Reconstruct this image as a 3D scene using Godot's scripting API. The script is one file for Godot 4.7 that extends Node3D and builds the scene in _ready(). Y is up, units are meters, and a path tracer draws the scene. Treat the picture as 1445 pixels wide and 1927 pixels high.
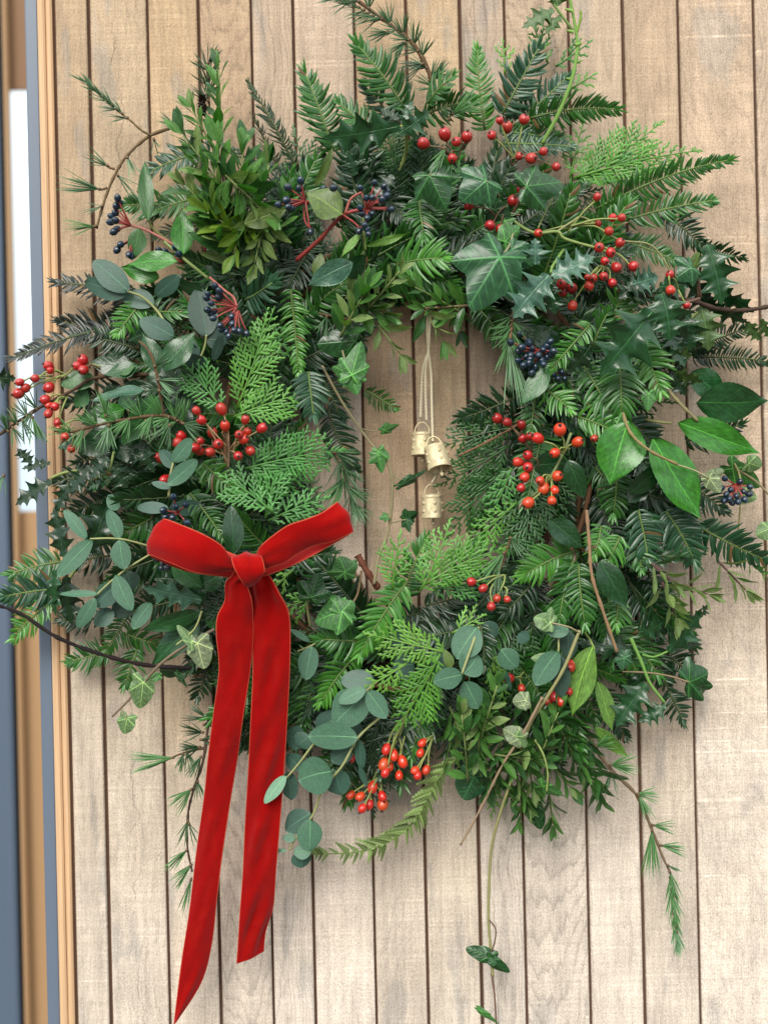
extends Node3D
# A festive foliage wreath with a red velvet bow hung on a wall of vertical timber boards.

const HALF := 0.41421356            # tan(fov / 2), fov 45 degrees
const AWAY := 1.163                 # camera to the face of the boards, metres
const EYE := Vector3(0, 1.5, AWAY)
var rng: RandomNumberGenerator
var look: Basis
var numbers := {}
var mats := {}
var leaf_meshes := {}
var shared := {}
var owner_thing: Node3D

# ---------------------------------------------------------------- places
# Measured places on the photograph (1445 x 1927) at a height z in front of the boards.
func P(px: float, py: float, z: float) -> Vector3:
	var d := look * Vector3((px - 722.5) / 963.5 * HALF, -(py - 963.5) / 963.5 * HALF, -1.0)
	return EYE + d * ((z - EYE.z) / d.z)

func K(z: float) -> float:          # metres per measured unit at height z
	return (AWAY - z) * HALF / 963.5

func lin(r: float, g: float, b: float) -> Color:      # a linear colour for albedo_color
	return Color(r, g, b).linear_to_srgb()

# ---------------------------------------------------------------- shapes
class Geo:
	var v := PackedVector3Array()
	var c := PackedColorArray()
	var t := PackedVector2Array()
	var ix := PackedInt32Array()
	var o := Vector3.ZERO
	func _init(origin := Vector3.ZERO) -> void:
		o = origin
	func add(p: Vector3, col: Color, uv := Vector2.ZERO) -> void:
		v.append(p - o); c.append(col); t.append(uv)
	func quad(a: int, b: int, d: int, e: int) -> void:
		ix.append(a); ix.append(b); ix.append(d); ix.append(a); ix.append(d); ix.append(e)
	# a needle or small blade: creased along its middle, pointed, bent by «bend» towards its end
	func blade(p: Vector3, dir: Vector3, bend: Vector3, n: Vector3, length: float, w: float, segs: int, col: Color, tip: Color, prof: Array, crease := 0.14) -> void:
		var side := dir.cross(n).normalized() * w * 0.5
		var up := n.normalized() * w * crease
		var at := v.size()
		for k in segs:
			var s := float(k) / segs
			var m := p + dir * (length * s) + bend * (length * s * s)
			var f: float = prof[k]
			var cc := col.lerp(tip, s)
			add(m - side * f, cc); add(m + up * f, cc); add(m + side * f, cc)
			if k > 0:
				var a := at + 3 * k
				quad(a - 3, a, a + 1, a - 2); quad(a - 2, a + 1, a + 2, a - 1)
		add(p + dir * length + bend * length, tip)
		var e := v.size() - 1
		ix.append(e - 3); ix.append(e); ix.append(e - 2)
		ix.append(e - 2); ix.append(e); ix.append(e - 1)
	# a thin two-sided needle of two faces per length
	func needle(p: Vector3, dir: Vector3, bend: Vector3, n: Vector3, length: float, w: float, col: Color, tip: Color) -> void:
		var side := dir.cross(n).normalized() * w * 0.5
		var at := v.size()
		for k in 3:
			var s := k / 3.0
			var m := p + dir * (length * s) + bend * (length * s * s)
			var f := 0.7 if k == 0 else 1.0
			var cc := col.lerp(tip, s)
			add(m - side * f, cc); add(m + n * (w * 0.3), cc); add(m + side * f, cc)
			if k > 0:
				var a := at + 3 * k
				quad(a - 3, a, a + 1, a - 2); quad(a - 2, a + 1, a + 2, a - 1)
		add(p + dir * length + bend * length, tip)
		var e := v.size() - 1
		ix.append(e - 3); ix.append(e); ix.append(e - 2)
		ix.append(e - 2); ix.append(e); ix.append(e - 1)
	func tube(pts: PackedVector3Array, r0: float, r1: float, sides: int, col: Color, tip: Color, knob := 0.0, wave := 0.0) -> void:
		var at := v.size()
		var n := pts.size()
		var u := Vector3.ZERO
		for k in n:
			var d := (pts[mini(k + 1, n - 1)] - pts[maxi(k - 1, 0)]).normalized()
			if k == 0:
				u = d.cross(Vector3(0.3, 0.2, 0.9)).normalized()
			u = (u - d * u.dot(d)).normalized()
			var w := d.cross(u)
			var s := float(k) / maxf(n - 1, 1)
			var r := lerpf(r0, r1, s) * (1.0 + knob * sin(k * 2.4 + wave) * sin(k * 0.9 + 1.3))
			for j in sides:
				var a := TAU * j / sides
				add(pts[k] + (u * cos(a) + w * sin(a)) * r, col.lerp(tip, s))
			if k > 0:
				for j in sides:
					var j2 := (j + 1) % sides
					quad(at + (k - 1) * sides + j, at + k * sides + j, at + k * sides + j2, at + (k - 1) * sides + j2)
		add(pts[n - 1], tip)
		var e := v.size() - 1
		for j in sides:
			ix.append(e - sides + j); ix.append(e); ix.append(e - sides + (j + 1) % sides)
		add(pts[0], col)
		for j in sides:
			ix.append(at + j); ix.append(at + (j + 1) % sides); ix.append(e + 1)
	# a turned shape: profile of (radius, height) along basis.y
	func turned(p: Vector3, b: Basis, prof: PackedVector2Array, sides: int, col: Color) -> void:
		var at := v.size()
		for k in prof.size():
			for j in sides + 1:
				var a := TAU * j / sides
				add(p + b.y * prof[k].y + (b.z * cos(a) + b.x * sin(a)) * prof[k].x, col, Vector2(float(j) / sides, float(k) / prof.size()))
			if k > 0:
				var q := at + (k - 1) * (sides + 1)
				for j in sides:
					quad(q + j, q + sides + 1 + j, q + sides + 2 + j, q + j + 1)
	func box(lo: Vector3, hi: Vector3, ch: float) -> void:      # long edges towards the viewer chamfered
		var prof := [Vector2(lo.x, lo.z), Vector2(lo.x, hi.z - ch), Vector2(lo.x + ch, hi.z), Vector2(hi.x - ch, hi.z), Vector2(hi.x, hi.z - ch), Vector2(hi.x, lo.z)]
		for k in 5:
			var a: Vector2 = prof[k]
			var b: Vector2 = prof[k + 1]
			var at := v.size()
			for q in [[a, lo.y], [a, hi.y], [b, hi.y], [b, lo.y]]:
				add(Vector3(q[0].x, q[1], q[0].y), Color.WHITE, Vector2((q[0].x - lo.x) / (hi.x - lo.x), 1.0 - (q[1] - lo.y) / (hi.y - lo.y)))
			quad(at, at + 1, at + 2, at + 3)
		for y in [lo.y, hi.y]:
			var at := v.size()
			for q in prof:
				add(Vector3(q.x, y, q.y), Color.WHITE, Vector2(0.5, 0.5))
			for k in range(1, 5):
				if y > lo.y:
					ix.append(at); ix.append(at + k + 1); ix.append(at + k)
				else:
					ix.append(at); ix.append(at + k); ix.append(at + k + 1)
	func mesh(flat := false) -> ArrayMesh:
		var a := []
		a.resize(Mesh.ARRAY_MAX)
		a[Mesh.ARRAY_VERTEX] = v
		a[Mesh.ARRAY_COLOR] = c
		a[Mesh.ARRAY_TEX_UV] = t
		a[Mesh.ARRAY_INDEX] = ix
		var st := SurfaceTool.new()
		if flat:
			st.create_from_arrays(a)
			st.deindex()
			var out := SurfaceTool.new()
			out.begin(Mesh.PRIMITIVE_TRIANGLES)
			for k in ix.size():
				out.set_smooth_group(-1)
				out.set_color(c[ix[k]]); out.set_uv(t[ix[k]])
				out.add_vertex(v[ix[k]])
			out.generate_normals()
			return out.commit()
		st.create_from_arrays(a)
		st.generate_normals()
		return st.commit()

func smooth_path(pts: Array, per := 5) -> PackedVector3Array:
	var out := PackedVector3Array()
	var n := pts.size()
	for k in n - 1:
		var a: Vector3 = pts[maxi(k - 1, 0)]
		var b: Vector3 = pts[k]
		var c: Vector3 = pts[k + 1]
		var d: Vector3 = pts[mini(k + 2, n - 1)]
		for s in per:
			out.append(b.cubic_interpolate(c, a, d, float(s) / per))
	out.append(pts[n - 1])
	return out

func path(flat: Array, per := 5) -> PackedVector3Array:     # x, y, z triples, measured
	var pts := []
	for k in range(0, flat.size(), 3):
		pts.append(P(flat[k], flat[k + 1], flat[k + 2]))
	return smooth_path(pts, per)

# ---------------------------------------------------------------- things and parts
func numbered(called: String) -> String:
	var n: int = numbers.get(called, 0)
	numbers[called] = n + 1
	return called if n == 0 else "%s_%03d" % [called, n]

func thing(called: String, label: String, category: String, at := Vector3.ZERO, group := "") -> Node3D:
	var o := Node3D.new()
	o.name = numbered(called)
	add_child(o)
	o.position = at
	o.set_meta("label", label)
	o.set_meta("category", category)
	if group:
		o.set_meta("group", group)
	return o

func part(parent: Node3D, called: String, m: Mesh, mat: Material, kind := "") -> MeshInstance3D:
	var o := MeshInstance3D.new()
	o.name = numbered(called)
	o.mesh = m
	o.material_override = mat
	parent.add_child(o)
	if kind:
		o.set_meta("kind", kind)
	return o

func mat(key: String, rough := 0.6, spec := 0.5) -> StandardMaterial3D:
	if not mats.has(key):
		var m := StandardMaterial3D.new()
		m.resource_name = key
		m.roughness = rough
		m.metallic_specular = spec
		mats[key] = m
	return mats[key]

func painted(key: String, rough: float, spec := 0.5) -> StandardMaterial3D:   # colour comes with the vertices
	var m := mat(key, rough, spec)
	m.vertex_color_use_as_albedo = true
	m.cull_mode = BaseMaterial3D.CULL_DISABLED
	return m

# frame of a flat sprig from a to b: [axis, side, normal]; the normal looks out from the wall, turned by «roll» degrees
func frame(a: Vector3, b: Vector3, roll: float) -> Array:
	var ax := (b - a).normalized()
	var out := Vector3(0, 0.0, 1)
	var s := ax.cross(out)
	if s.length() < 0.2:
		s = ax.cross(Vector3(0, 1, 0.2))
	s = s.normalized()
	var n := s.cross(ax)
	s = s.rotated(ax, deg_to_rad(roll))
	n = n.rotated(ax, deg_to_rad(roll))
	return [ax, s, n]

func rn(a: float, b: float) -> float:
	return rng.randf_range(a, b)

# ---------------------------------------------------------------- yew
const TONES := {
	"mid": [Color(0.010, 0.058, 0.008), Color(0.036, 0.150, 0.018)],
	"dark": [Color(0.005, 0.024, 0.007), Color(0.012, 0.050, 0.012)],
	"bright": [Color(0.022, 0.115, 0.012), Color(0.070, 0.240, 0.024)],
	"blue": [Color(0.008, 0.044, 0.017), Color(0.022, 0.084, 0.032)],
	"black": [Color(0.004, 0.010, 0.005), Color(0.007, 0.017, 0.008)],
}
func yew_shape(g: Geo, st: Geo, a: Vector3, b: Vector3, long: float, tone: String, roll: float, bow: float, arch: float) -> void:
	var f := frame(a, b, roll)
	var ax: Vector3 = f[0]
	var s: Vector3 = f[1]
	var n: Vector3 = f[2]
	var total := (b - a).length()
	var mid := (a + b) * 0.5 + s * (bow * total) + n * (arch * total)
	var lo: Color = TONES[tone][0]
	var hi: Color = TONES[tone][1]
	var pts := PackedVector3Array()
	var count := int(maxf(total / 0.00225, 8))
	var stem_col := Color(0.10, 0.17, 0.035) if tone != "dark" and tone != "black" else Color(0.05, 0.075, 0.02)
	var yaw := rn(-0.06, 0.06)
	for k in count + 1:
		var t := float(k) / count
		var p := a.lerp(mid, t).lerp(mid.lerp(b, t), t)
		if k % 4 == 0 or k == count:
			pts.append(p)
		var d := (mid.lerp(b, t) - a.lerp(mid, t)).normalized()
		var ss := (s - d * s.dot(d)).normalized()
		var nn := ss.cross(d)
		for q in 2:
			if rng.randf() < 0.06:
				continue
			var e := -1.0 if q == 0 else 1.0
			var ang := lerpf(1.36, 0.72, t * t) + rn(-0.2, 0.2) + yaw * e
			var rise := rn(-0.12, 0.42)
			var dir := (d * cos(ang) + ss * (e * sin(ang)) + nn * rise).normalized()
			var L := long * 0.90 * (0.62 + 0.48 * sin(PI * minf(t * 1.12 + 0.1, 1.0))) * rn(0.72, 1.14) * (1.0 if t < 0.86 else lerpf(1.0, 0.62, (t - 0.86) / 0.14))
			var bend := d * rn(0.06, 0.52) - nn * rn(-0.05, 0.28)
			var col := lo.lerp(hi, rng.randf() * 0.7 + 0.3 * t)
			if rng.randf() < 0.012:
				col = Color(0.13, 0.075, 0.025)
			var face := (nn + ss * (e * rn(-0.5, 0.35)) + d * rn(-0.3, 0.3)).normalized()
			g.blade(p + dir * 0.0006, dir, bend, face, L, long * rn(0.125, 0.165), 4, col * 0.9, col, [0.5, 0.95, 1.0, 0.86], 0.2)
	# the bud at the end
	for q in 5:
		var dir := (ax + s * rn(-0.5, 0.5) + n * rn(-0.1, 0.6)).normalized()
		g.blade(b, dir, -n * 0.1, n, long * rn(0.4, 0.75), long * 0.1, 4, hi, hi * 1.2, [0.45, 0.95, 1.0, 0.7])
	st.tube(pts, 0.0012, 0.0006, 5, stem_col * 0.75, stem_col * 1.3, 0.2, a.x * 90.0)

func yew(label: String, x0: float, y0: float, x1: float, y1: float, z0: float, z1: float, long := 46.0, tone := "mid", roll := 0.0, bow := 0.0) -> void:
	var a := P(x0, y0, z0)
	var b := P(x1, y1, z1)
	var o := thing("yew_sprig", label, "yew sprig", a, "yew sprigs tucked into the wreath")
	var g := Geo.new(a)
	var st := Geo.new(a)
	yew_shape(g, st, a, b, long * K(z0), tone, roll + rn(-14, 14), bow + rn(-0.08, 0.08), rn(0.0, 0.15))
	part(o, "needles", g.mesh(), painted("yew needles", 0.24, 0.5), "stuff")
	part(o, "stem", st.mesh(), painted("green stems", 0.6))

# ---------------------------------------------------------------- scale-leaved conifer sprays
func frond_shape(g: Geo, a: Vector3, b: Vector3, wide: float, tone: Color, roll: float, bow: float, gap := 0.0050) -> void:
	var f := frame(a, b, roll)
	var s: Vector3 = f[1]
	var n: Vector3 = f[2]
	var total := (b - a).length()
	var mid := (a + b) * 0.5 + s * (bow * total) + n * (0.05 * total)
	var main := PackedVector3Array()
	for k in 9:
		var t := k / 8.0
		main.append(a.lerp(mid, t).lerp(mid.lerp(b, t), t))
	g.tube(main, 0.0012, 0.0005, 5, tone * Color(0.9, 0.8, 0.6), tone * 1.1, 0.25)
	var count := int(total / gap)
	var side := -1.0
	for k in range(0, count + 1):
		var t := (k + 0.3 + rn(0, 0.4)) / (count + 0.9)
		side = -side
		var p := a.lerp(mid, t).lerp(mid.lerp(b, t), t)
		var d := (mid.lerp(b, t) - a.lerp(mid, t)).normalized()
		var ss := (s - d * s.dot(d)).normalized() * side
		var shape := pow(sin(PI * pow(minf(t * 0.93 + 0.07, 1.0), 0.75)), 0.8)
		var L := wide * maxf(shape, 0.22) * rn(0.8, 1.12)
		twig_of_scales(g, p, (d * 0.66 + ss * 0.75 + n * rn(-0.1, 0.2)).normalized(), d * rn(0.1, 0.32) - n * rn(0.0, 0.22), n, L, tone * rn(0.8, 1.15))
	twig_of_scales(g, b, (b - mid).normalized(), -n * 0.1, n, wide * 0.4, tone * 1.15)

func twig_of_scales(g: Geo, p: Vector3, dir: Vector3, bend: Vector3, n: Vector3, L: float, tone: Color) -> void:
	scale_strip(g, p, dir, bend, n, L, 0.0018, tone)
	var count := int(L / 0.0026)
	var side := 1.0
	for k in count:
		var t := (k + 0.6) / (count + 0.4)
		side = -side
		var q := p + dir * (L * t) + bend * (L * t * t)
		var d := (dir + bend * (2.0 * t)).normalized()
		var ss := d.cross(n).normalized() * side
		var l := minf(L * 0.42, 0.0115) * (1.0 - 0.62 * t) * rn(0.8, 1.15)
		if l < 0.0016:
			continue
		scale_strip(g, q, (d * 0.76 + ss * 0.66 + n * rn(-0.08, 0.16)).normalized(), d * 0.22, n, l, 0.0023, tone * rn(0.85, 1.15))

func scale_strip(g: Geo, p: Vector3, dir: Vector3, bend: Vector3, n: Vector3, L: float, w: float, tone: Color) -> void:
	var segs := clampi(int(L / 0.0013), 2, 12)
	var prof := []
	for k in segs:
		prof.append((1.0 if k % 2 == 1 else 0.62) * (1.0 if k < segs - 1 else 0.72))
	g.blade(p, dir, bend, n, L, w, segs, tone * 0.82, tone * 1.22, prof, 0.3)

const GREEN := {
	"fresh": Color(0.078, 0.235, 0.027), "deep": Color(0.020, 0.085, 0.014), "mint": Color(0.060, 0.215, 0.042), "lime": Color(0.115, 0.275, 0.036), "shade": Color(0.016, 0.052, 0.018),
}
func frond(label: String, x0: float, y0: float, x1: float, y1: float, z0: float, z1: float, wide := 60.0, tone := "fresh", roll := 0.0, bow := 0.0) -> void:
	var a := P(x0, y0, z0)
	var b := P(x1, y1, z1)
	var o := thing("cypress_spray", label, "cypress spray", a, "flat cypress sprays tucked into the wreath")
	var g := Geo.new(a)
	frond_shape(g, a, b, wide * K(z0), GREEN[tone], roll + rn(-10, 10), bow + rn(-0.04, 0.04))
	part(o, "scale_foliage", g.mesh(), painted("cypress scales", 0.45, 0.35), "stuff")

# ---------------------------------------------------------------- larch and cedar twigs: bare bark with tufts of needles
func tuft(o: Node3D, x: float, y: float, z: float, dx: float, dy: float, long := 48.0, count := 16, spread := 0.62, tone := "mid") -> void:
	var p := P(x, y, z)
	var d := (look * Vector3(dx, -dy, rn(0.0, 0.35) * Vector2(dx, dy).length())).normalized()
	var g := Geo.new(p)
	var u := d.cross(Vector3(0.1, 0.2, 1)).normalized()
	var w := d.cross(u)
	var lo: Color = {"mid": Color(0.026, 0.080, 0.022), "pale": Color(0.090, 0.185, 0.085), "dark": Color(0.012, 0.044, 0.012), "fresh": Color(0.046, 0.140, 0.032)}[tone]
	for k in int(count * 0.95):
		var a := rn(0, TAU)
		var r := minf(spread * 1.3, 1.2) * sqrt(rng.randf())
		var dir := (d + (u * cos(a) + w * sin(a) * 0.7) * r).normalized()
		g.needle(p, dir, (d * 0.5 - dir * 0.3) * rn(-0.1, 0.4), (dir.cross(u) + Vector3(0, 0, 0.6)).normalized(), long * 1.12 * K(z) * rn(0.62, 1.08), 0.00095, lo * rn(0.7, 1.2), lo * rn(1.1, 1.7))
	g.turned(p, Basis(u, d, w), PackedVector2Array([Vector2(0.0, -0.002), Vector2(0.0013, -0.001), Vector2(0.0015, 0.001), Vector2(0.0, 0.0028)]), 6, Color(0.10, 0.065, 0.03))
	var m := part(o, "needle_tuft", g.mesh(), painted("larch needles", 0.45))
	m.position = p - o.position

func twig(called: String, label: String, category: String, group: String, flat: Array, r0: float, r1: float, col: Color, knob := 0.35) -> Node3D:
	var pts := path(flat, 7)
	var o := thing(called, label, category, pts[0], group)
	var g := Geo.new(pts[0])
	g.tube(pts, r0, r1, 7, col, col * 1.15, knob, flat[0])
	part(o, "stem", g.mesh(), painted("bark", 0.85, 0.3))
	return o

func shoot(o: Node3D, flat: Array, r0: float, r1: float, col: Color, knob := 0.3) -> void:
	var g := Geo.new(o.position)
	g.tube(path(flat, 6), r0, r1, 6, col, col, knob, flat[1])
	part(o, "side_stem", g.mesh(), painted("bark", 0.85, 0.3))

# tufts set along a twig: every «step» points of its path, splayed outwards
func tufts_along(o: Node3D, flat: Array, count: int, long: float, per: int, tone := "mid", lean := 0.9) -> void:
	var pts := []
	for k in range(0, flat.size(), 3):
		pts.append(Vector3(flat[k], flat[k + 1], flat[k + 2]))
	var line := smooth_path(pts, 8)
	for k in count:
		var at := int((k + 0.7) / count * (line.size() - 1))
		var p := line[at]
		var d := (line[mini(at + 1, line.size() - 1)] - line[maxi(at - 1, 0)])
		var v := Vector2(d.x, d.y).normalized().rotated(lean * (1.0 if k % 2 == 0 else -1.0) * rn(0.6, 1.1))
		tuft(o, p.x, p.y, p.z + 0.001, v.x, v.y, long, per, 0.6, tone)

# ---------------------------------------------------------------- leaves
# outlines: half width along the leaf (0 at the stalk, 1 at the tip)
func half_width(kind: String, t: float) -> float:
	match kind:
		"holly":
			var body := pow(sin(PI * pow(t, 0.82)), 0.7)
			var tri := absf(2.0 * fposmod(t * 4.4 + 0.45, 1.0) - 1.0)
			return body * (0.50 + 0.80 * pow(1.0 - tri, 1.9)) if t < 0.90 else body * 0.5
		"laurel":
			return pow(sin(PI * pow(t, 0.80)), 0.95) * (1.0 - 0.25 * smoothstep(0.72, 0.95, t)) * (1.0 + 0.055 * (fposmod(t * 17.0, 1.0) - 0.5))
		"oval":
			return pow(sin(PI * pow(t, 0.84)), 0.8)
		"gum":
			return pow(sin(PI * pow(t, 0.92)), 0.62)
		_:
			return pow(sin(PI * pow(t, 1.0)), 0.92)

func leaf_mesh(kind: String, variant: int) -> ArrayMesh:
	var key := "%s %d" % [kind, variant]
	if leaf_meshes.has(key):
		return leaf_meshes[key]
	var r := RandomNumberGenerator.new()
	r.seed = hash(key)
	var g := Geo.new()
	if kind.begins_with("ivy"):
		# five lobes about the stalk: angles and lengths
		var young := kind == "ivy_young"
		var lobes := [[0.0, 1.0], [0.98, 0.74 if not young else 0.80], [-0.98, 0.74 if not young else 0.80], [2.1, 0.46], [-2.1, 0.46]]
		if kind == "ivy_plain":
			lobes = [[0.0, 1.0], [0.9, 0.62], [-0.9, 0.62], [2.0, 0.52], [-2.0, 0.52]]
		for l in lobes:
			l[0] += r.randf_range(-0.09, 0.09)
			l[1] *= r.randf_range(0.92, 1.08)
		var n := 60
		var rings := 7
		var turn := r.randf_range(0, TAU)
		g.add(Vector3.ZERO, Color.WHITE, Vector2(0.5, 0.32))
		for q in range(1, rings + 1):
			var s := float(q) / rings
			for k in n:
				var a := TAU * k / n - PI
				var rad := 0.0
				var near := 9.0
				for l in lobes:
					var d := absf(wrapf(a - l[0], -PI, PI))
					rad = maxf(rad, l[1] * (1.0 / (1.0 + 1.12 * pow(d, 1.2)) if kind != "ivy_plain" else 1.0 / (1.0 + 0.75 * pow(d, 1.3))))
					near = minf(near, d)
				rad *= 1.0 - 0.62 * pow(maxf(0.0, (absf(a) - 2.35) / (PI - 2.35)), 1.5)
				var x := -sin(a) * rad * s
				var y := cos(a) * rad * s
				var z := -0.16 * s * s * rad - 0.055 * minf(near, 0.5) * s + 0.045 * sin(a * 3.0 + turn) * s * s + 0.03 * sin(a * 7.0 + turn * 2.0) * s * s * s
				g.add(Vector3(x, y, z), Color.WHITE, Vector2(0.5 + x * 0.5, 0.32 + y * 0.66))
		for k in n:
			var k2 := (k + 1) % n
			g.ix.append(0); g.ix.append(1 + k2); g.ix.append(1 + k)
			for q in range(1, rings):
				var a := 1 + (q - 1) * n
				g.quad(a + k, a + k2, a + n + k2, a + n + k)
	else:
		var steps := 53 if kind == "holly" else 20
		if kind == "laurel":
			steps = 35
		var half := 4
		var curl: float = {"holly": 0.22, "laurel": 0.22, "oval": 0.22, "gum": 0.10, "small": 0.22}[kind] * r.randf_range(0.2, 1.5)
		var fold: float = {"holly": 0.10, "laurel": 0.12, "oval": 0.10, "gum": 0.03, "small": 0.2}[kind] * r.randf_range(0.6, 1.3)
		var sway := r.randf_range(-0.06, 0.06)
		var ph := r.randf_range(0, TAU)
		for k in steps + 1:
			var t := float(k) / steps
			var hw := maxf(half_width(kind, t), 0.03 if k < steps else 0.0) * 0.5
			for j in range(-half, half + 1):
				var u := float(j) / half
				var bias := 1.0 + 0.06 * sin(t * 5.0 + ph) * signf(u)
				var x := u * hw * bias + sway * sin(PI * t)
				var z := fold * absf(u) * hw * 2.0 * 0.5 - curl * t * t + curl * 0.35 * t
				var y := t
				if kind == "holly":
					z += 0.11 * u * u * cos(PI * 4.4 * t + (0.4 if u > 0 else 1.2) + ph * 0.2) * sin(PI * minf(t * 1.1, 1.0))
					y += 0.05 * absf(u) * pow(hw * 2.0, 2.0)
				elif kind == "gum":
					z += 0.03 * u * sin(t * 4.0 + ph)
				else:
					z += (0.05 if kind == "laurel" else 0.03) * u * u * sin(t * 9.0 + ph + u) + 0.02 * sin(t * 5.0 + ph)
				g.add(Vector3(x, y, z), Color.WHITE, Vector2(0.5 + 0.5 * u, t))
			if k > 0:
				var a := (k - 1) * (2 * half + 1)
				var w := 2 * half + 1
				for j in 2 * half:
					g.quad(a + j, a + w + j, a + w + j + 1, a + j + 1)
	leaf_meshes[key] = g.mesh()
	return leaf_meshes[key]

# grey pictures with pale veins; the leaf's colour multiplies them
func vein_picture(kind: String) -> ImageTexture:
	var w := 128 if not kind.begins_with("ivy") else 224
	var h := 224
	var noise := FastNoiseLite.new()
	noise.seed = hash(kind) % 1000
	noise.frequency = 0.03
	var fine := FastNoiseLite.new()
	fine.seed = 5
	fine.frequency = 0.16
	var bytes := PackedByteArray()
	bytes.resize(w * h * 3)
	var ribs: int = {"holly": 7, "laurel": 9, "oval": 6, "gum": 9, "small": 7, "ivy": 0}[kind]
	var bright: float = {"holly": 0.10, "laurel": 0.16, "oval": 0.14, "gum": 0.12, "small": 0.10, "ivy": 0.0}[kind]
	var heads := [0.0, 0.98, -0.98, 2.1, -2.1]
	for y in h:
		for x in w:
			var u := (x + 0.5) / w * 2.0 - 1.0
			var t := (y + 0.5) / h
			var vein := 0.0
			if kind == "ivy":
				var px := u
				var py := (t - 0.32) / 0.66
				var rad := Vector2(px, py).length()
				var ang := atan2(-px, py)
				for a in heads:
					var d := wrapf(ang - a, -PI, PI)
					if absf(d) < 1.2:
						var off := absf(sin(d)) * rad
						vein = maxf(vein, smoothstep(0.030 - 0.016 * rad, 0.006, off) * (0.95 - 0.3 * rad))
						# side ribs leaving each main vein
						var run := cos(d) * rad
						var bow := fposmod((run - off * 0.9) * 5.5 + a, 1.0)
						vein = maxf(vein, smoothstep(0.10, 0.02, absf(bow - 0.5)) * 0.5 * smoothstep(0.42, 0.06, off) * smoothstep(0.05, 0.12, rad) if absf(d) < 0.52 else 0.0)
				vein *= 0.95
			else:
				var hw := half_width(kind if kind != "holly" else "oval", t)
				vein = smoothstep(0.045, 0.012, absf(u) * (hw + 0.1)) * (0.85 - 0.6 * t)
				var run := fposmod((t - absf(u) * hw * 0.42) * ribs + (0.5 if u > 0 else 0.0), 1.0)
				if kind == "holly":
					vein = maxf(vein, smoothstep(0.94, 0.985, absf(u)) * 0.75)
				vein = maxf(vein, smoothstep(0.09, 0.02, absf(run - 0.5)) * bright * (1.0 - absf(u) * 0.6) * 2.0)
			var mott := noise.get_noise_2d(x * 1.4, y) * (0.12 if kind != "gum" else 0.05) + fine.get_noise_2d(x, y) * 0.05
			var base := 0.50 + mott
			var at := (y * w + x) * 3
			bytes[at] = int(clampf(base + vein * 0.45, 0, 1) * 255)
			bytes[at + 1] = int(clampf(base + vein * 0.42, 0, 1) * 255)
			bytes[at + 2] = int(clampf(base + vein * 0.30, 0, 1) * 255)
	return ImageTexture.create_from_image(Image.create_from_data(w, h, false, Image.FORMAT_RGB8, bytes))

const LEAVES := {
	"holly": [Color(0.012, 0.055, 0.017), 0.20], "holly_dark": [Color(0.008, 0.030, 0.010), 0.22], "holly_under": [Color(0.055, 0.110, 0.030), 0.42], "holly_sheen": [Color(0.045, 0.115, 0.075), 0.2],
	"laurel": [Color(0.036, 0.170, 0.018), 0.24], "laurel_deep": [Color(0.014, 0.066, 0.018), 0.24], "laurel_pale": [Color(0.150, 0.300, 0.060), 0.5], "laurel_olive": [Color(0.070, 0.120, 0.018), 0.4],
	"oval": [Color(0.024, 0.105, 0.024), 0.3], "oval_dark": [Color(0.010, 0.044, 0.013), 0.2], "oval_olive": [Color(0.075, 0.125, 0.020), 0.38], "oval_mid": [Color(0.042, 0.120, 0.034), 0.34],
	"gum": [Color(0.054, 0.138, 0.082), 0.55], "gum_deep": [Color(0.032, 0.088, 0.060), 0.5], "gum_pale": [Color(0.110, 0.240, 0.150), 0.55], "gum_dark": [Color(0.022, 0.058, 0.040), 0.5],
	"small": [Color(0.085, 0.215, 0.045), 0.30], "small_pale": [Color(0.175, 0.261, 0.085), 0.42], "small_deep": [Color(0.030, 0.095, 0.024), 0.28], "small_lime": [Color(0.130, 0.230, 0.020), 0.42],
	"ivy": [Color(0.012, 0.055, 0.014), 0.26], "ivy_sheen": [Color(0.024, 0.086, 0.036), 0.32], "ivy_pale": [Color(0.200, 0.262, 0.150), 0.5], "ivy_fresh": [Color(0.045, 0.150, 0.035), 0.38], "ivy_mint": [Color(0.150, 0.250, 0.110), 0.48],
}
func leaf_material(tint: String) -> StandardMaterial3D:
	var key := "leaf " + tint
	if mats.has(key):
		return mats[key]
	var kind: String = tint.get_slice("_", 0)
	if not shared.has("veins " + kind):
		shared["veins " + kind] = vein_picture(kind)
	var m := mat(key, LEAVES[tint][1], 0.5)
	var c: Color = LEAVES[tint][0]
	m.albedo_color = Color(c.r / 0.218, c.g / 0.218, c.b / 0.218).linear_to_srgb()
	m.albedo_texture = shared["veins " + kind]
	m.heightmap_enabled = true
	m.heightmap_texture = shared["veins " + kind]
	m.heightmap_scale = 0.05
	m.cull_mode = BaseMaterial3D.CULL_DISABLED
	m.backlight_enabled = true
	m.backlight = Color(c.r * 2.0, c.g * 2.0, c.b).linear_to_srgb() if kind != "gum" else Color(0.03, 0.05, 0.04)
	return m

func leaf_at(o: Node3D, tint: String, a: Vector3, b: Vector3, wide: float, n: Vector3, called := "leaf", shape := "") -> MeshInstance3D:
	var kind: String = tint.get_slice("_", 0) if shape == "" else shape
	var d := b - a
	var L := d.length()
	d /= L
	var side := d.cross(n).normalized()
	n = side.cross(d)
	var m := part(o, called, leaf_mesh(kind, rng.randi_range(0, 3)), leaf_material(tint))
	if kind.begins_with("ivy"):
		wide = wide / 1.35
	m.transform = Transform3D(Basis(side * wide, d * L, n * maxf(L * 0.5, wide)), a - o.position)
	return m

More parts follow.
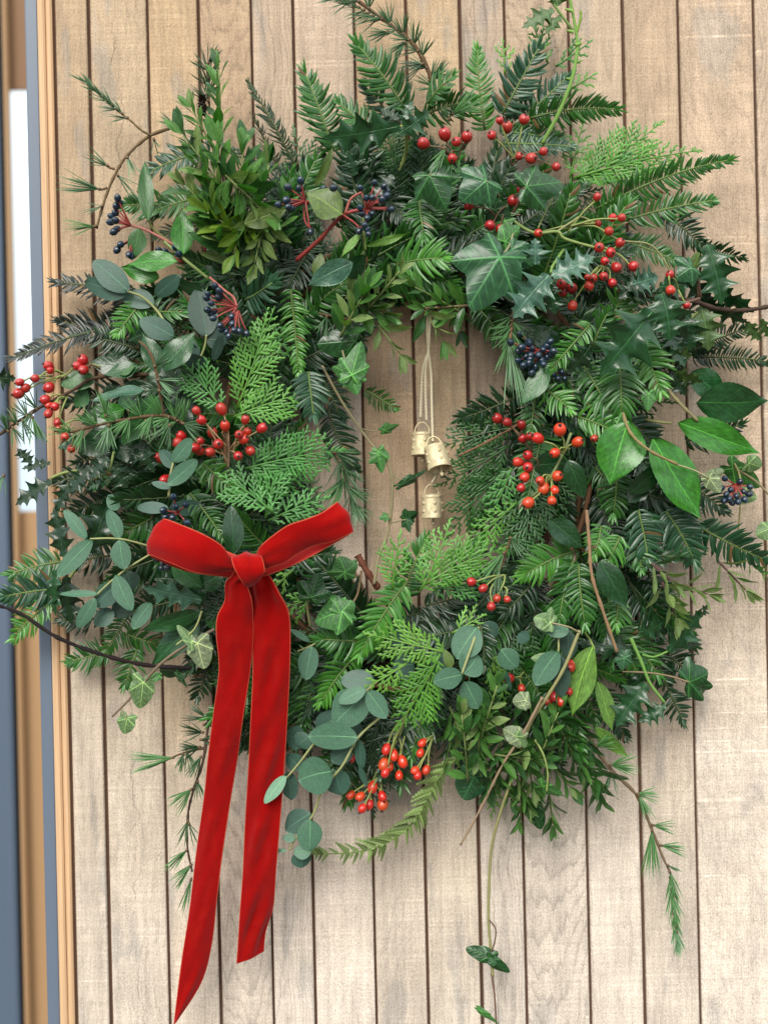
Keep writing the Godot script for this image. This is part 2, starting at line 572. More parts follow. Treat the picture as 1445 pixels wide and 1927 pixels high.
# a leaf from its stalk (x0, y0) to its tip (x1, y1), «wide» across, its face turned by «roll» degrees about its length
func leaf(o: Node3D, tint: String, x0: float, y0: float, x1: float, y1: float, z0: float, z1: float, wide: float, roll := 0.0, shape := "") -> MeshInstance3D:
	var a := P(x0, y0, z0)
	var b := P(x1, y1, z1)
	var f := frame(a, b, roll + rn(-12, 12))
	if tint.begins_with("holly") and shape == "":
		wide *= 1.18
	return leaf_at(o, tint, a, b, wide * K(z0), f[2], "leaf", shape)

func stalk(o: Node3D, flat: Array, r0 := 0.0009, r1 := 0.0007, col := Color(0.20, 0.26, 0.07), called := "stem") -> void:
	var g := Geo.new(o.position)
	g.tube(path(flat, 6), r0, r1, 6, col, col * 1.1, 0.12, flat[0])
	part(o, called, g.mesh(), painted("green stems", 0.6))

func sprig(called: String, label: String, category: String, group: String, x: float, y: float, z: float) -> Node3D:
	return thing(called, label, category, P(x, y, z), group)

# an upright shoot with opposite pairs of small leaves
func small_shoot(label: String, x0: float, y0: float, x1: float, y1: float, z0: float, z1: float, pairs: int, long: float, tint := "small", slim := 0.30, bow := 0.0, stem := Color(0.13, 0.17, 0.05)) -> void:
	var a := P(x0, y0, z0)
	var b := P(x1, y1, z1)
	var o := thing("small_leaved_shoot", label, "leafy shoot", a, "small-leaved evergreen shoots in the wreath")
	var f := frame(a, b, rn(-20, 20))
	var s: Vector3 = f[1]
	var n: Vector3 = f[2]
	var total := (b - a).length()
	var mid := (a + b) * 0.5 + s * (bow * total) + n * (0.06 * total)
	var pts := PackedVector3Array()
	var g := Geo.new(a)
	for k in 9:
		var t := k / 8.0
		pts.append(a.lerp(mid, t).lerp(mid.lerp(b, t), t))
	g.tube(pts, 0.0013, 0.0007, 6, stem * 0.8, stem * 1.3, 0.15)
	part(o, "stem", g.mesh(), painted("green stems", 0.6))
	for k in pairs + 1:
		var t := 0.08 + 0.92 * k / float(pairs)
		var p := a.lerp(mid, t).lerp(mid.lerp(b, t), t)
		var d := (mid.lerp(b, t) - a.lerp(mid, t)).normalized()
		var ss := (s - d * s.dot(d)).normalized()
		var nn := ss.cross(d)
		var flip := 1.2 if k % 2 == 1 else 0.15
		for q in 2 if k < pairs else 4:
			var e := -1.0 if q % 2 == 0 else 1.0
			var out := (ss * (e * cos(flip)) + nn * (sin(flip) * (0.75 + 0.25 * e))).normalized()
			var ang := rn(0.65, 1.15) * (1.0 - 0.4 * t) if k < pairs else rn(0.15, 0.6)
			var dir := (d * cos(ang) + out * sin(ang) + nn * 0.12).normalized()
			var L := long * 1.32 * K(z0) * rn(0.75, 1.15) * (1.0 - 0.35 * t)
			var face := (d - dir * d.dot(dir) + nn * 0.75).normalized()
			var c := tint
			if rng.randf() < 0.20:
				c = "small_deep" if tint == "small" else c
			elif rng.randf() < 0.18:
				c = "small_pale" if tint == "small" else "small"
			elif rng.randf() < 0.14:
				c = "small_deep"
			leaf_at(o, c, p + dir * 0.001, p + dir * L, L * slim * rn(0.95, 1.3), face)

# ---------------------------------------------------------------- fruit
func hip_mesh() -> ArrayMesh:
	if not shared.has("hip"):
		var g := Geo.new()
		var prof := PackedVector2Array()
		for k in 15:
			var a := PI * k / 14.0
			prof.append(Vector2(sin(a) * 0.5 * (1.0 - 0.10 * cos(a)), -cos(a) * 0.5))
		g.turned(Vector3.ZERO, Basis(), prof, 18, Color.WHITE)
		shared["hip"] = g.mesh()
		var c := Geo.new()
		c.turned(Vector3.ZERO, Basis(), PackedVector2Array([Vector2(0.13, 0.475), Vector2(0.15, 0.52), Vector2(0.10, 0.57), Vector2(0.05, 0.545), Vector2(0.0, 0.54)]), 8, Color.WHITE)
		for k in 5:
			var a := TAU * k / 5.0
			c.blade(Vector3(cos(a) * 0.09, 0.52, sin(a) * 0.09), Vector3(cos(a) * 0.7, 0.8, sin(a) * 0.7).normalized(), Vector3.ZERO, Vector3(cos(a), -0.6, sin(a)), 0.17, 0.09, 3, Color.WHITE, Color.WHITE, [1.0, 0.8, 0.4])
		shared["calyx"] = c.mesh()
	return shared["hip"]

func glossy(key: String, c: Color, rough := 0.22, coat := 0.5) -> StandardMaterial3D:
	var m := mat(key, rough, 0.5)
	m.albedo_color = c.linear_to_srgb()
	m.clearcoat_enabled = true
	m.clearcoat = coat
	m.clearcoat_roughness = 0.12
	return m

# red hips on stalks that leave one point (x, y, z); spots: x, y pairs; size across; long: length to width; tone: red, orange, dark
func hips(label: String, x: float, y: float, z: float, spots: Array, size := 22.0, long := 1.12, tone := "red", stem := Color(0.17, 0.22, 0.06), zf := 0.012) -> Node3D:
	var o := sprig("rose_hip_spray", label, "rose hips", "sprays of red rose hips in the wreath", x, y, z)
	hip_mesh()
	var g := Geo.new(o.position)
	for k in range(0, spots.size(), 2):
		var hz := z + zf + rn(-0.006, 0.006)
		var c := P(spots[k], spots[k + 1], hz)
		var from := o.position
		if k >= 2 and rng.randf() < 0.5:        # some stalks fork from the one before
			from = o.position.lerp(P(spots[k - 2], spots[k - 1], hz - 0.006), 0.45)
		var d := (c - from)
		d = (d.normalized() + Vector3(rn(-0.25, 0.25), rn(-0.3, 0.15), rn(0.0, 0.5))).normalized()
		var w := size * 0.94 * K(hz) * rn(0.74, 1.08)
		var L := w * long * rn(0.98, 1.16)
		var u := d.cross(Vector3(0.31, 0.2, 0.9)).normalized()
		var which := "hip skin %s %d" % [tone, rng.randi_range(0, 5)]
		if not mats.has(which):
			var base: Color = {"red": Color(0.50, 0.016, 0.012), "orange": Color(0.60, 0.034, 0.014), "dark": Color(0.36, 0.010, 0.010)}[tone]
			glossy(which, Color(base.r * rn(0.66, 1.1), base.g * rn(0.6, 1.9), base.b), rn(0.2, 0.42), rn(0.15, 0.5))
		var m := part(o, "hip", shared["hip"], mats[which])
		m.transform = Transform3D(Basis(u * w, d * L, u.cross(d) * w), c - o.position)
		var cal := part(m, "calyx", shared["calyx"], mat("calyx", 0.9))
		cal.material_override.albedo_color = lin(0.03, 0.016, 0.010)
		var foot := c - d * (L * 0.49)
		var bow := from.lerp(foot, 0.55) + Vector3(rn(-0.003, 0.003), 0.002, 0.003)
		g.tube(smooth_path([from, bow, foot], 5), 0.0009, 0.0007, 5, stem, stem * 1.3, 0.1)
		g.turned(foot, Basis(u, d, u.cross(d)), PackedVector2Array([Vector2(0.0006, -0.001), Vector2(0.0017, 0.0003), Vector2(0.0012, 0.0012)]), 7, stem * 1.2)
	part(o, "stem", g.mesh(), painted("green stems", 0.6))
	return o

func berry_mesh() -> ArrayMesh:
	if not shared.has("berry"):
		var g := Geo.new()
		var prof := PackedVector2Array()
		for k in 11:
			var a := PI * k / 10.0
			prof.append(Vector2(sin(a) * 0.5, -cos(a) * (0.5 if a < PI * 0.5 else 0.56)))
		prof.append(Vector2(0.07, 0.60))
		prof.append(Vector2(0.0, 0.61))
		g.turned(Vector3.ZERO, Basis(), prof, 14, Color.WHITE)
		shared["berry"] = g.mesh()
	return shared["berry"]

# blue-black berries on red stalks
func berries(label: String, x: float, y: float, z: float, spots: Array, size := 13.5, heap := 0) -> Node3D:
	var o := sprig("berry_cluster", label, "berries", "clusters of blue-black berries in the wreath", x, y, z)
	berry_mesh()
	var g := Geo.new(o.position)
	var red := Color(0.27, 0.045, 0.040)
	var all := spots.duplicate()
	for k in heap:                      # a dense bunch: more berries round the first few
		var q := 2 * rng.randi_range(0, spots.size() / 2 - 1)
		all.append(spots[q] + rn(-19, 19))
		all.append(spots[q + 1] + rn(-19, 19))
	var hub := P(x, y, z + 0.006)
	for k in range(0, all.size(), 2):
		var hz := z + 0.012 + rn(-0.006, 0.008)
		var c := P(all[k], all[k + 1], hz)
		var d := ((c - hub).normalized() + Vector3(rn(-0.4, 0.4), rn(-0.4, 0.4), rn(0.1, 0.9))).normalized()
		var w := size * K(hz) * rn(0.88, 1.12)
		var u := d.cross(Vector3(0.31, 0.2, 0.9)).normalized()
		var which := "berry skin %d" % rng.randi_range(0, 2)
		if not mats.has(which):
			glossy(which, Color(0.006, 0.019, 0.036) * rn(0.7, 1.5), 0.3, 0.35)
		var m := part(o, "berry", shared["berry"], mats[which])
		m.transform = Transform3D(Basis(u * w, d * w * 1.12, u.cross(d) * w), c - o.position)
		var fork := hub.lerp(c, 0.55) + Vector3(0, 0, 0.001)
		g.tube(smooth_path([hub, fork, c - d * w * 0.45], 4), 0.0009, 0.0006, 5, red, red * 1.2, 0.1)
	part(o, "stalk", g.mesh(), painted("red stalks", 0.5))
	return o

# lobed ivy leaf from the end of its stalk (x0, y0) to its tip
func ivy(o: Node3D, tint: String, x0: float, y0: float, x1: float, y1: float, z0: float, z1: float, wide: float, roll := 0.0, shape := "ivy") -> MeshInstance3D:
	if tint == "ivy_pale" or tint == "ivy_mint":
		shape = "ivy_plain"          # young pale leaves have shallow lobes
	return leaf(o, tint, x0, y0, x1, y1, z0, z1, wide, roll, shape)

# ---------------------------------------------------------------- the boards
func wood_picture(k: int) -> ImageTexture:
	var w := 96
	var h := 1500                      # 1.2 m of board
	var r := RandomNumberGenerator.new()
	r.seed = 400 + k * 17
	var low := FastNoiseLite.new()
	low.seed = 10 + k
	low.frequency = 0.01
	var fib := FastNoiseLite.new()
	fib.seed = 50 + k
	fib.frequency = 0.05
	var saw := FastNoiseLite.new()
	saw.seed = 90 + k
	saw.frequency = 0.05
	var bytes := PackedByteArray()
	bytes.resize(w * h * 3)
	# tan boards, each of its own tone
	var tones := [Color(205, 175, 142), Color(209, 181, 149), Color(214, 181, 143), Color(204, 172, 140), Color(209, 182, 155), Color(215, 188, 162), Color(203, 171, 137), Color(212, 181, 145), Color(204, 178, 153), Color(206, 178, 150), Color(213, 186, 158), Color(209, 180, 150), Color(216, 187, 158), Color(219, 192, 165)]
	var tone: Color = tones[k % 14]
	var base := Vector3(tone.r * 0.985, tone.g, tone.b * 1.015) * 0.86
	var cx := r.randf_range(-20, 110)
	var arch := r.randf_range(-0.4, 1.0) * 0.02 if k % 3 != 0 else 0.055
	var freq := r.randf_range(0.03, 0.06)
	var drift := r.randf_range(0.008, 0.02)
	var crack := r.randf_range(25, 70)
	for y in h:
		var band := saw.get_noise_2d(7.0, y * 7.0) * 0.6 + saw.get_noise_2d(80.0, y * 2.2) * 0.4
		var mark := smoothstep(0.36, 0.5, saw.get_noise_2d(300.0, y * 3.1))
		var bleach_lift := smoothstep(420.0, 1250.0, y + low.get_noise_2d(5.0, y * 0.4) * 250.0)
		var wob := low.get_noise_2d(900.0, y * 0.5) * 26.0
		for x in w:
			var dx := x - cx + wob
			var g := dx * freq + arch * y * 0.55 + dx * dx * 0.0006 + low.get_noise_2d(x * 1.6, y * drift * 14.0) * 1.7
			var ring := fposmod(g, 1.0)
			var late := smoothstep(0.55, 0.95, ring) * smoothstep(1.0, 0.95, ring)
			var fibre := fib.get_noise_2d(x * 13.0, y * 0.55)
			var blot := low.get_noise_2d(x * 1.3 + 300.0, y * 0.9)
			var grit := fib.get_noise_2d(x * 9.0 + 70.0, y * 7.0)
			var v := 1.0 + blot * 0.09 + fibre * 0.11 + low.get_noise_2d(x * 7.0 + 900.0, y * 0.12) * 0.07 - late * (0.05 if k % 5 < 3 else 0.11) + band * (0.075 + 0.10 * blot) + mark * (0.22 if k % 14 > 11 else 0.10) * (0.35 + saw.get_noise_2d(x * 0.5, y * 1.0)) + grit * 0.24
			var pore := fib.get_noise_2d(x * 12.0 + 500.0, y * 2.2)
			if pore > 0.42:
				v -= (pore - 0.42) * 0.9
			var q := absf(x - crack - low.get_noise_2d(40.0, y * 1.5) * 22.0 - fib.get_noise_2d(3.0, y * 1.5) * 3.0)
			if k % 7 == 1 and q < 1.0:
				v -= 0.16 * smoothstep(0.0, 0.25, low.get_noise_2d(700.0, y * 0.7) + 0.15)
			# lower length silvered by weather, its colour also brightened against the wreath's shade
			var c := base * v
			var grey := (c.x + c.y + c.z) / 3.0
			c = c.lerp(Vector3(grey, grey, grey) * Vector3(1.34, 1.28, 1.21), bleach_lift * 0.75)
			# greyish stains
			var stain := smoothstep(0.25, 0.5, low.get_noise_2d(x * 0.9 - 400.0, y * 0.5)) * 0.35
			c = c.lerp(Vector3(grey, grey * 0.97, grey * 0.95) * 0.93, stain)
			var at := (y * w + x) * 3
			bytes[at] = int(clampf(c.x, 0, 255))
			bytes[at + 1] = int(clampf(c.y, 0, 255))
			bytes[at + 2] = int(clampf(c.z, 0, 255))
	return ImageTexture.create_from_image(Image.create_from_data(w, h, false, Image.FORMAT_RGB8, bytes))

func wood_material(k: int) -> StandardMaterial3D:
	var key := "board %d" % k
	if mats.has(key):
		return mats[key]
	var m := mat(key, 0.72, 0.3)
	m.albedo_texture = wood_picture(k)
	m.heightmap_enabled = true
	m.heightmap_texture = m.albedo_texture
	m.heightmap_scale = 0.12
	return m

func build_wall() -> void:
	var o := thing("boarded_wall", "wall of pale weathered vertical timber boards with dark open joints, behind the wreath", "wall")
	var y0 := 0.85
	var y1 := 2.05                      # boards run past the picture above and below
	# joints between boards, measured across the middle of the picture
	var joints := [123.0, 188.0, 299.0, 395.0, 494.0, 573.0, 687.0, 785.0, 886.0, 970.0, 1090.0, 1192.0, 1296.0, 1438.0, 1550.0, 1650.0, 1760.0]
	var gaps := [7.2, 6.8, 5.7, 6.2, 4.7, 5.7, 4.7, 5.7, 6.8, 5.2, 5.2, 6.2, 5.2, 5.7, 5.2, 5.2, 5.2]
	var k0 := K(0.0)
	for k in joints.size() - 1:
		var g := Geo.new()
		var lift := rn(-0.0007, 0.0007)
		g.box(Vector3((joints[k] + gaps[k] * 0.5 - 722.5) * k0, y0, -0.0040), Vector3((joints[k + 1] - gaps[k + 1] * 0.5 - 722.5) * k0, y1, lift), 0.0009)
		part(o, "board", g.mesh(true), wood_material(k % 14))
	var back := Geo.new()
	back.box(Vector3((107.2 - 722.5) * k0, y0, -0.05), Vector3((1760 - 722.5) * k0, y1, -0.0042), 0.001)
	var bm := mat("dark backing", 0.9, 0.2)
	bm.albedo_color = lin(0.12, 0.07, 0.048)
	part(o, "backing", back.mesh(true), bm)
	# the edge board: two warm strips with a groove between
	var em := mat("edge wood", 0.6, 0.35)
	var edge := Image.create(32, 512, false, Image.FORMAT_RGB8)
	var n := FastNoiseLite.new()
	n.seed = 77
	n.frequency = 0.05
	for y in 512:
		for x in 32:
			var v := 1.0 + n.get_noise_2d(x * 3.0 + n.get_noise_2d(0, y * 0.3) * 12.0, y * 0.25) * 0.14 + n.get_noise_2d(x * 9.0, y * 1.2) * 0.05
			edge.set_pixel(x, y, Color(0.80 * v, 0.66 * v, 0.515 * v))
	em.albedo_texture = ImageTexture.create_from_image(edge)
	var strips := [[92.5, 106.6, 0.002], [107.2, 119.5, 0.0008]]
	for s in strips:
		var g := Geo.new()
		g.box(Vector3((s[0] - 722.5) * k0, y0, -0.0040), Vector3((s[1] - 722.5) * k0, y1, s[2]), 0.0016)
		part(o, "edge_strip", g.mesh(true), em)
	# metal frame down the open edge
	var f := thing("metal_door_frame", "slate blue painted metal frame standing along the edge of the boards", "frame")
	var fm := mat("slate paint", 0.42, 0.5)
	fm.albedo_color = lin(0.115, 0.150, 0.205)
	var g1 := Geo.new()
	g1.box(Vector3((66 - 722.5) * k0, y0, -0.045), Vector3((91.5 - 722.5) * k0, y1, -0.004), 0.0015)
	part(f, "frame_face", g1.mesh(true), fm)
	var g2 := Geo.new()
	g2.box(Vector3((69 - 722.5) * k0, y0, -0.075), Vector3((90 - 722.5) * k0, y1, -0.0455), 0.001)
	part(f, "frame_return", g2.mesh(true), fm)

func slab(o: Node3D, called: String, px0: float, px1: float, py0: float, py1: float, z: float, deep: float, m: Material) -> void:
	# a piece standing far behind the boards, square to them
	var a := P(px0, 963, z)
	var b := P(px1, 963, z)
	var top := P(40, py0, z).y
	var low := P(40, py1, z).y
	var g := Geo.new()
	g.box(Vector3(a.x, low, z - deep), Vector3(b.x, top, z), 0.004)
	part(o, called, g.mesh(true), m)

func build_beyond() -> void:
	# seen past the open edge, well behind the wall and out of focus
	var z := -1.35
	var o := thing("timber_window", "tan timber window surround out of focus beyond the open edge, pale pane in it", "window")
	var tan_m := mat("tan timber", 0.6, 0.4)
	tan_m.albedo_color = lin(0.40, 0.245, 0.125)
	var brown := mat("brown timber", 0.6, 0.4)
	brown.albedo_color = lin(0.23, 0.125, 0.062)
	var pale := mat("pale timber", 0.6, 0.4)
	pale.albedo_color = lin(0.62, 0.47, 0.30)
	slab(o, "jamb", 2, 33, -700, 2700, z, 0.02, tan_m)
	slab(o, "jamb", -700, 1.2, -700, 2700, z - 0.004, 0.02, pale)
	slab(o, "jamb", 418, 1200, -700, 2700, z, 0.02, tan_m)
	slab(o, "head_board", 30, 420, -700, 168, z - 0.03, 0.01, brown)
	slab(o, "apron_board", 30, 420, 962, 2700, z - 0.03, 0.01, tan_m)
	var glass := mat("window glass", 0.05, 0.5)
	glass.transparency = BaseMaterial3D.TRANSPARENCY_ALPHA
	glass.albedo_color = Color(0.85, 0.95, 1.0, 0.08)
	slab(o, "pane", 30, 420, 160, 970, z - 0.045, 0.006, glass)
	var p := thing("metal_post", "blurred dark slate metal post at the far side of the opening", "post")
	var slate := mat("dark slate paint", 0.4, 0.5)
	slate.albedo_color = lin(0.085, 0.120, 0.175)
	var black := mat("black rubber", 0.7, 0.3)
	black.albedo_color = lin(0.012, 0.013, 0.015)
	slab(p, "post_face", -150, 15, -900, 2900, -0.75, 0.012, slate)
	slab(p, "seal", 15.3, 22, -900, 2900, -0.755, 0.010, black)

# ---------------------------------------------------------------- velvet
func velvet() -> StandardMaterial3D:
	if mats.has("red velvet"):
		return mats["red velvet"]
	var m := mat("red velvet", 0.85, 0.15)
	var im := Image.create(256, 512, false, Image.FORMAT_RGB8)
	var n := FastNoiseLite.new()
	n.seed = 31
	n.frequency = 0.02
	var f := FastNoiseLite.new()
	f.seed = 32
	f.frequency = 0.2
	for y in 512:
		for x in 256:
			# crushed patches where the pile lies over and shows its lighter orange root
			var nap := n.get_noise_2d(x * 0.9, y * 0.9)
			var worn := smoothstep(0.0, 0.5, n.get_noise_2d(x * 0.5 + 900.0, y * 0.45)) * clampf(0.45 + 1.1 * f.get_noise_2d(x * 0.4, y * 1.3), 0.0, 1.0)
			var v := 1.0 + nap * 0.05 + f.get_noise_2d(x * 1.0, y * 0.5) * 0.09
			im.set_pixel(x, y, Color(0.555 * v + 0.03 * worn, 0.016 * v + 0.05 * worn, 0.012 * v + 0.02 * worn))
	m.albedo_texture = ImageTexture.create_from_image(im)
	m.rim_enabled = true
	m.rim = 0.22
	m.rim_tint = 0.85
	m.cull_mode = BaseMaterial3D.CULL_DISABLED
	m.heightmap_enabled = true
	m.heightmap_texture = m.albedo_texture
	m.heightmap_scale = 0.03
	return m

# a strip of ribbon; rows: [x, y of one edge, x, y of the other, z of each edge] along its length
func ribbon(o: Node3D, called: String, rows: Array, belly := 0.0, ripple := 0.0) -> void:
	var le := []
	var re := []
	for r in rows:
		le.append(P(r[0], r[1], r[4]))
		re.append(P(r[2], r[3], r[5]))
	var L := smooth_path(le, 9)
	var R := smooth_path(re, 9)
	var n := L.size()
	var across := 12
	var g := Geo.new(o.position)
	var long := 0.0
	for side in 2:
		var at := g.v.size()
		long = 0.0
		for k in n:
			var along := (L[mini(k + 1, n - 1)] - L[maxi(k - 1, 0)] + R[mini(k + 1, n - 1)] - R[maxi(k - 1, 0)]).normalized()
			var nn := (R[k] - L[k]).cross(along).normalized()
			if k > 0:
				long += ((L[k] + R[k]) * 0.5).distance_to((L[k - 1] + R[k - 1]) * 0.5)
			for j in across + 1:
				var s := float(j) / across
				var p := L[k].lerp(R[k], s) + nn * (belly * sin(PI * s) + ripple * sin(s * 9.0 + long * 70.0) * sin(long * 40.0 + 1.0) * sin(PI * s))
				g.add(p + nn * (0.0005 if side == 0 else -0.0005), Color.WHITE, Vector2(s * 0.5 + 0.1, long * 6.0))
			if k > 0:
				var q := at + (k - 1) * (across + 1)
				for j in across:
					if side == 1:
						g.quad(q + j, q + across + 1 + j, q + across + 2 + j, q + j + 1)
					else:
						g.quad(q + j, q + j + 1, q + across + 2 + j, q + across + 1 + j)
	var back := mat("ribbon inner face", 0.6, 0.3)
	back.albedo_color = Color(0.66, 0.10, 0.09)
	back.cull_mode = BaseMaterial3D.CULL_DISABLED
	var m := part(o, called, g.mesh(), velvet() if called != "loop_back" else back)
	for e in [L, R]:
		var t := Geo.new(o.position)
		t.tube(e, 0.00055, 0.00055, 6, Color(0.50, 0.085, 0.045), Color(0.50, 0.085, 0.045))
		part(m, "woven_edge", t.mesh(), painted("ribbon edge", 0.7, 0.3))

func build_bow() -> void:
	var o := sprig("velvet_bow", "red velvet ribbon bow with two long hanging tails, tied low on the wreath", "ribbon bow", "", 465, 1072, 0.125)
	# tails first, then the loops' hidden backs, loops and knot
	ribbon(o, "tail", [[446, 1070, 478, 1066, 0.130, 0.131], [436, 1085, 470, 1082, 0.129, 0.130], [425, 1098, 463, 1094, 0.124, 0.128], [424, 1130, 473, 1128, 0.119, 0.124], [410, 1160, 476, 1168, 0.119, 0.113], [408, 1195, 476, 1205, 0.116, 0.109], [413, 1260, 470, 1265, 0.107, 0.103],
		[403, 1340, 457, 1350, 0.096, 0.099], [393, 1420, 446, 1430, 0.089, 0.084], [385, 1500, 432, 1515, 0.078, 0.077], [371, 1600, 418, 1610, 0.065, 0.070], [358, 1710, 408, 1690, 0.055, 0.060], [344, 1800, 398, 1778, 0.050, 0.047], [336, 1860, 378, 1850, 0.046, 0.041], [328, 1927, 331, 1924, 0.042, 0.042]], -0.0025, 0.0012)
	ribbon(o, "tail", [[462, 1085, 492, 1070, 0.129, 0.129], [466, 1100, 508, 1085, 0.123, 0.125], [470, 1115, 526, 1118, 0.116, 0.124], [474, 1150, 544, 1160, 0.113, 0.115], [477, 1250, 545, 1252, 0.103, 0.106], [473, 1350, 540, 1352, 0.098, 0.092], [468, 1450, 534, 1452, 0.086, 0.083], [462, 1550, 526, 1555, 0.073, 0.077],
		[458, 1640, 519, 1640, 0.064, 0.068], [452, 1720, 514, 1706, 0.059, 0.054], [449, 1770, 500, 1752, 0.055, 0.046], [446, 1813, 496, 1790, 0.052, 0.043]], -0.002, 0.004)
	ribbon(o, "loop_back", [[455, 1050, 462, 1090, 0.122, 0.122], [420, 1035, 425, 1085, 0.115, 0.113], [360, 1006, 350, 1074, 0.114, 0.108], [312, 982, 284, 1047, 0.122, 0.118]], -0.004)
	ribbon(o, "loop", [[311, 978, 282, 1043, 0.123, 0.119], [307, 978, 279, 1043, 0.128, 0.124], [314, 978, 287, 1045, 0.133, 0.130], [345, 990, 322, 1059, 0.143, 0.141], [382, 1006, 366, 1076, 0.150, 0.145], [414, 1025, 402, 1080, 0.147, 0.139], [432, 1046, 428, 1074, 0.141, 0.134], [444, 1058, 444, 1072, 0.133, 0.131]], 0.005, 0.001)
	ribbon(o, "loop_back", [[488, 1060, 497, 1084, 0.122, 0.126], [520, 1035, 538, 1069, 0.118, 0.130], [575, 995, 586, 1046, 0.117, 0.130], [628, 952, 656, 1006, 0.120, 0.124]], 0.001)
	ribbon(o, "loop", [[629, 951, 657, 1005, 0.120, 0.121], [634, 946, 662, 1001, 0.124, 0.125], [635, 945, 664, 1000, 0.129, 0.129], [631, 948, 659, 1003, 0.135, 0.134], [605, 966, 624, 1019, 0.143, 0.136], [575, 978, 590, 1026, 0.148, 0.137], [543, 989, 558, 1042, 0.150, 0.140], [512, 1010, 536, 1058, 0.147, 0.141], [490, 1030, 510, 1066, 0.144, 0.139], [482, 1048, 492, 1072, 0.135, 0.133]], -0.003, 0.0008)
	ribbon(o, "knot", [[444, 1046, 482, 1043, 0.132, 0.132], [437, 1050, 491, 1047, 0.148, 0.146], [441, 1066, 496, 1062, 0.154, 0.152], [450, 1084, 497, 1077, 0.154, 0.152], [459, 1098, 490, 1088, 0.150, 0.147], [463, 1103, 482, 1096, 0.141, 0.140], [464, 1102, 478, 1097, 0.132, 0.132]], -0.0015, 0.0012)

# ---------------------------------------------------------------- bells
func gold() -> StandardMaterial3D:
	var m := mat("pale gold leaf", 0.6, 0.5)
	if m.albedo_texture == null:
		var im := Image.create(128, 128, false, Image.FORMAT_RGB8)
		var n := FastNoiseLite.new()
		n.seed = 8
		n.frequency = 0.05
		for y in 128:
			for x in 128:
				var v := 1.0 + n.get_noise_2d(x * 1.0, y) * 0.22 + n.get_noise_2d(x * 4.0, y * 4.0) * 0.12
				im.set_pixel(x, y, Color(0.82 * v, 0.765 * v, 0.62 * v))
		m.albedo_texture = ImageTexture.create_from_image(im)
		m.metallic = 0.42
		m.heightmap_enabled = true
		m.heightmap_texture = m.albedo_texture
		m.heightmap_scale = 0.06
		m.cull_mode = BaseMaterial3D.CULL_DISABLED
	return m

func bell(label: String, x: float, y: float, z: float, tilt: float, nod: float, wide: float, high: float, mouth: float) -> void:
	# (x, y): middle of the crown; hangs down, tilted in the plane and nodding outwards
	var o := sprig("gold_bell", label, "bell", "gold bells hung in the middle of the wreath", x, y, z)
	var u := K(z)
	var b := Basis(Vector3(0, 0, 1), tilt) * Basis(Vector3(1, 0, 0), nod)
	var w := wide * 0.5 * u
	var h := high * u
	var m := mouth * 0.5 * u
	var g := Geo.new(o.position)
	g.turned(o.position, b, PackedVector2Array([Vector2(0, 0.0), Vector2(w * 0.5, -0.0002), Vector2(w * 0.9, -h * 0.03), Vector2(w * 1.04, -h * 0.09), Vector2(w * 1.05, -h * 0.15), Vector2(w * 0.98, -h * 0.18), Vector2(w, -h * 0.22), Vector2(lerpf(w, m, 0.5), -h * 0.6), Vector2(m, -h * 0.94), Vector2(m * 1.04, -h), Vector2(m * 0.98, -h), Vector2(m * 0.93, -h * 0.9), Vector2(w * 0.92, -h * 0.25), Vector2(0, -h * 0.2)]), 28, Color.WHITE)
	part(o, "body", g.mesh(), gold())
	for k in 5:
		for q in 2:
			var a := TAU * k / 5.0 + 0.25
			var r := lerpf(w, m, 0.35 + 0.35 * q) + 0.0001
			var p := o.position + b * Vector3(sin(a) * r, -h * (0.38 + 0.32 * q), cos(a) * r)
			var out := b * Vector3(sin(a), 0, cos(a))
			var uu := out.cross(Vector3.UP).normalized()
			var rv := Geo.new(o.position)
			rv.turned(p, Basis(uu, out, uu.cross(out)), PackedVector2Array([Vector2(0.0017, -0.0002), Vector2(0.0016, 0.0004), Vector2(0.0009, 0.0009), Vector2(0, 0.001)]), 9, Color.WHITE)
			part(o, "rivet", rv.mesh(), gold())
	var hoop := []
	for k in 11:
		var a := PI * k / 10.0
		hoop.append(o.position + b * Vector3(cos(a) * w * 0.72, sin(a) * h * 0.42 - 0.001, 0))
	var hg := Geo.new(o.position)
	hg.tube(smooth_path(hoop, 2), 0.0007, 0.0007, 6, Color.WHITE, Color.WHITE)
	part(o, "wire_loop", hg.mesh(), gold())
	var cl := Geo.new(o.position)
	var foot := o.position + b * Vector3(0.0005, -h * 1.2, 0)
	cl.tube(PackedVector3Array([o.position + b * Vector3(0, -h * 0.25, 0), foot + Vector3(0, 0.003, 0)]), 0.0006, 0.0006, 5, Color.WHITE, Color.WHITE)
	cl.turned(foot, b, PackedVector2Array([Vector2(0, -0.0022), Vector2(0.0015, -0.001), Vector2(0.0019, 0.001), Vector2(0.001, 0.003), Vector2(0, 0.0034)]), 8, Color.WHITE)
	part(o, "clapper", cl.mesh(), gold())

func cord(o: Node3D, flat: Array) -> void:      # a twisted gold thread
	var line := path(flat, 60)
	var g := Geo.new(o.position)
	for q in 2:
		var pts := PackedVector3Array()
		for k in line.size():
			var a := k * 0.85 + PI * q
			pts.append(line[k] + Vector3(cos(a), 0, sin(a)) * 0.0007)
		g.tube(pts, 0.00065, 0.00065, 5, Color(0.78, 0.70, 0.50), Color(0.78, 0.70, 0.50))
	part(o, "strand", g.mesh(), painted("gold thread", 0.4))

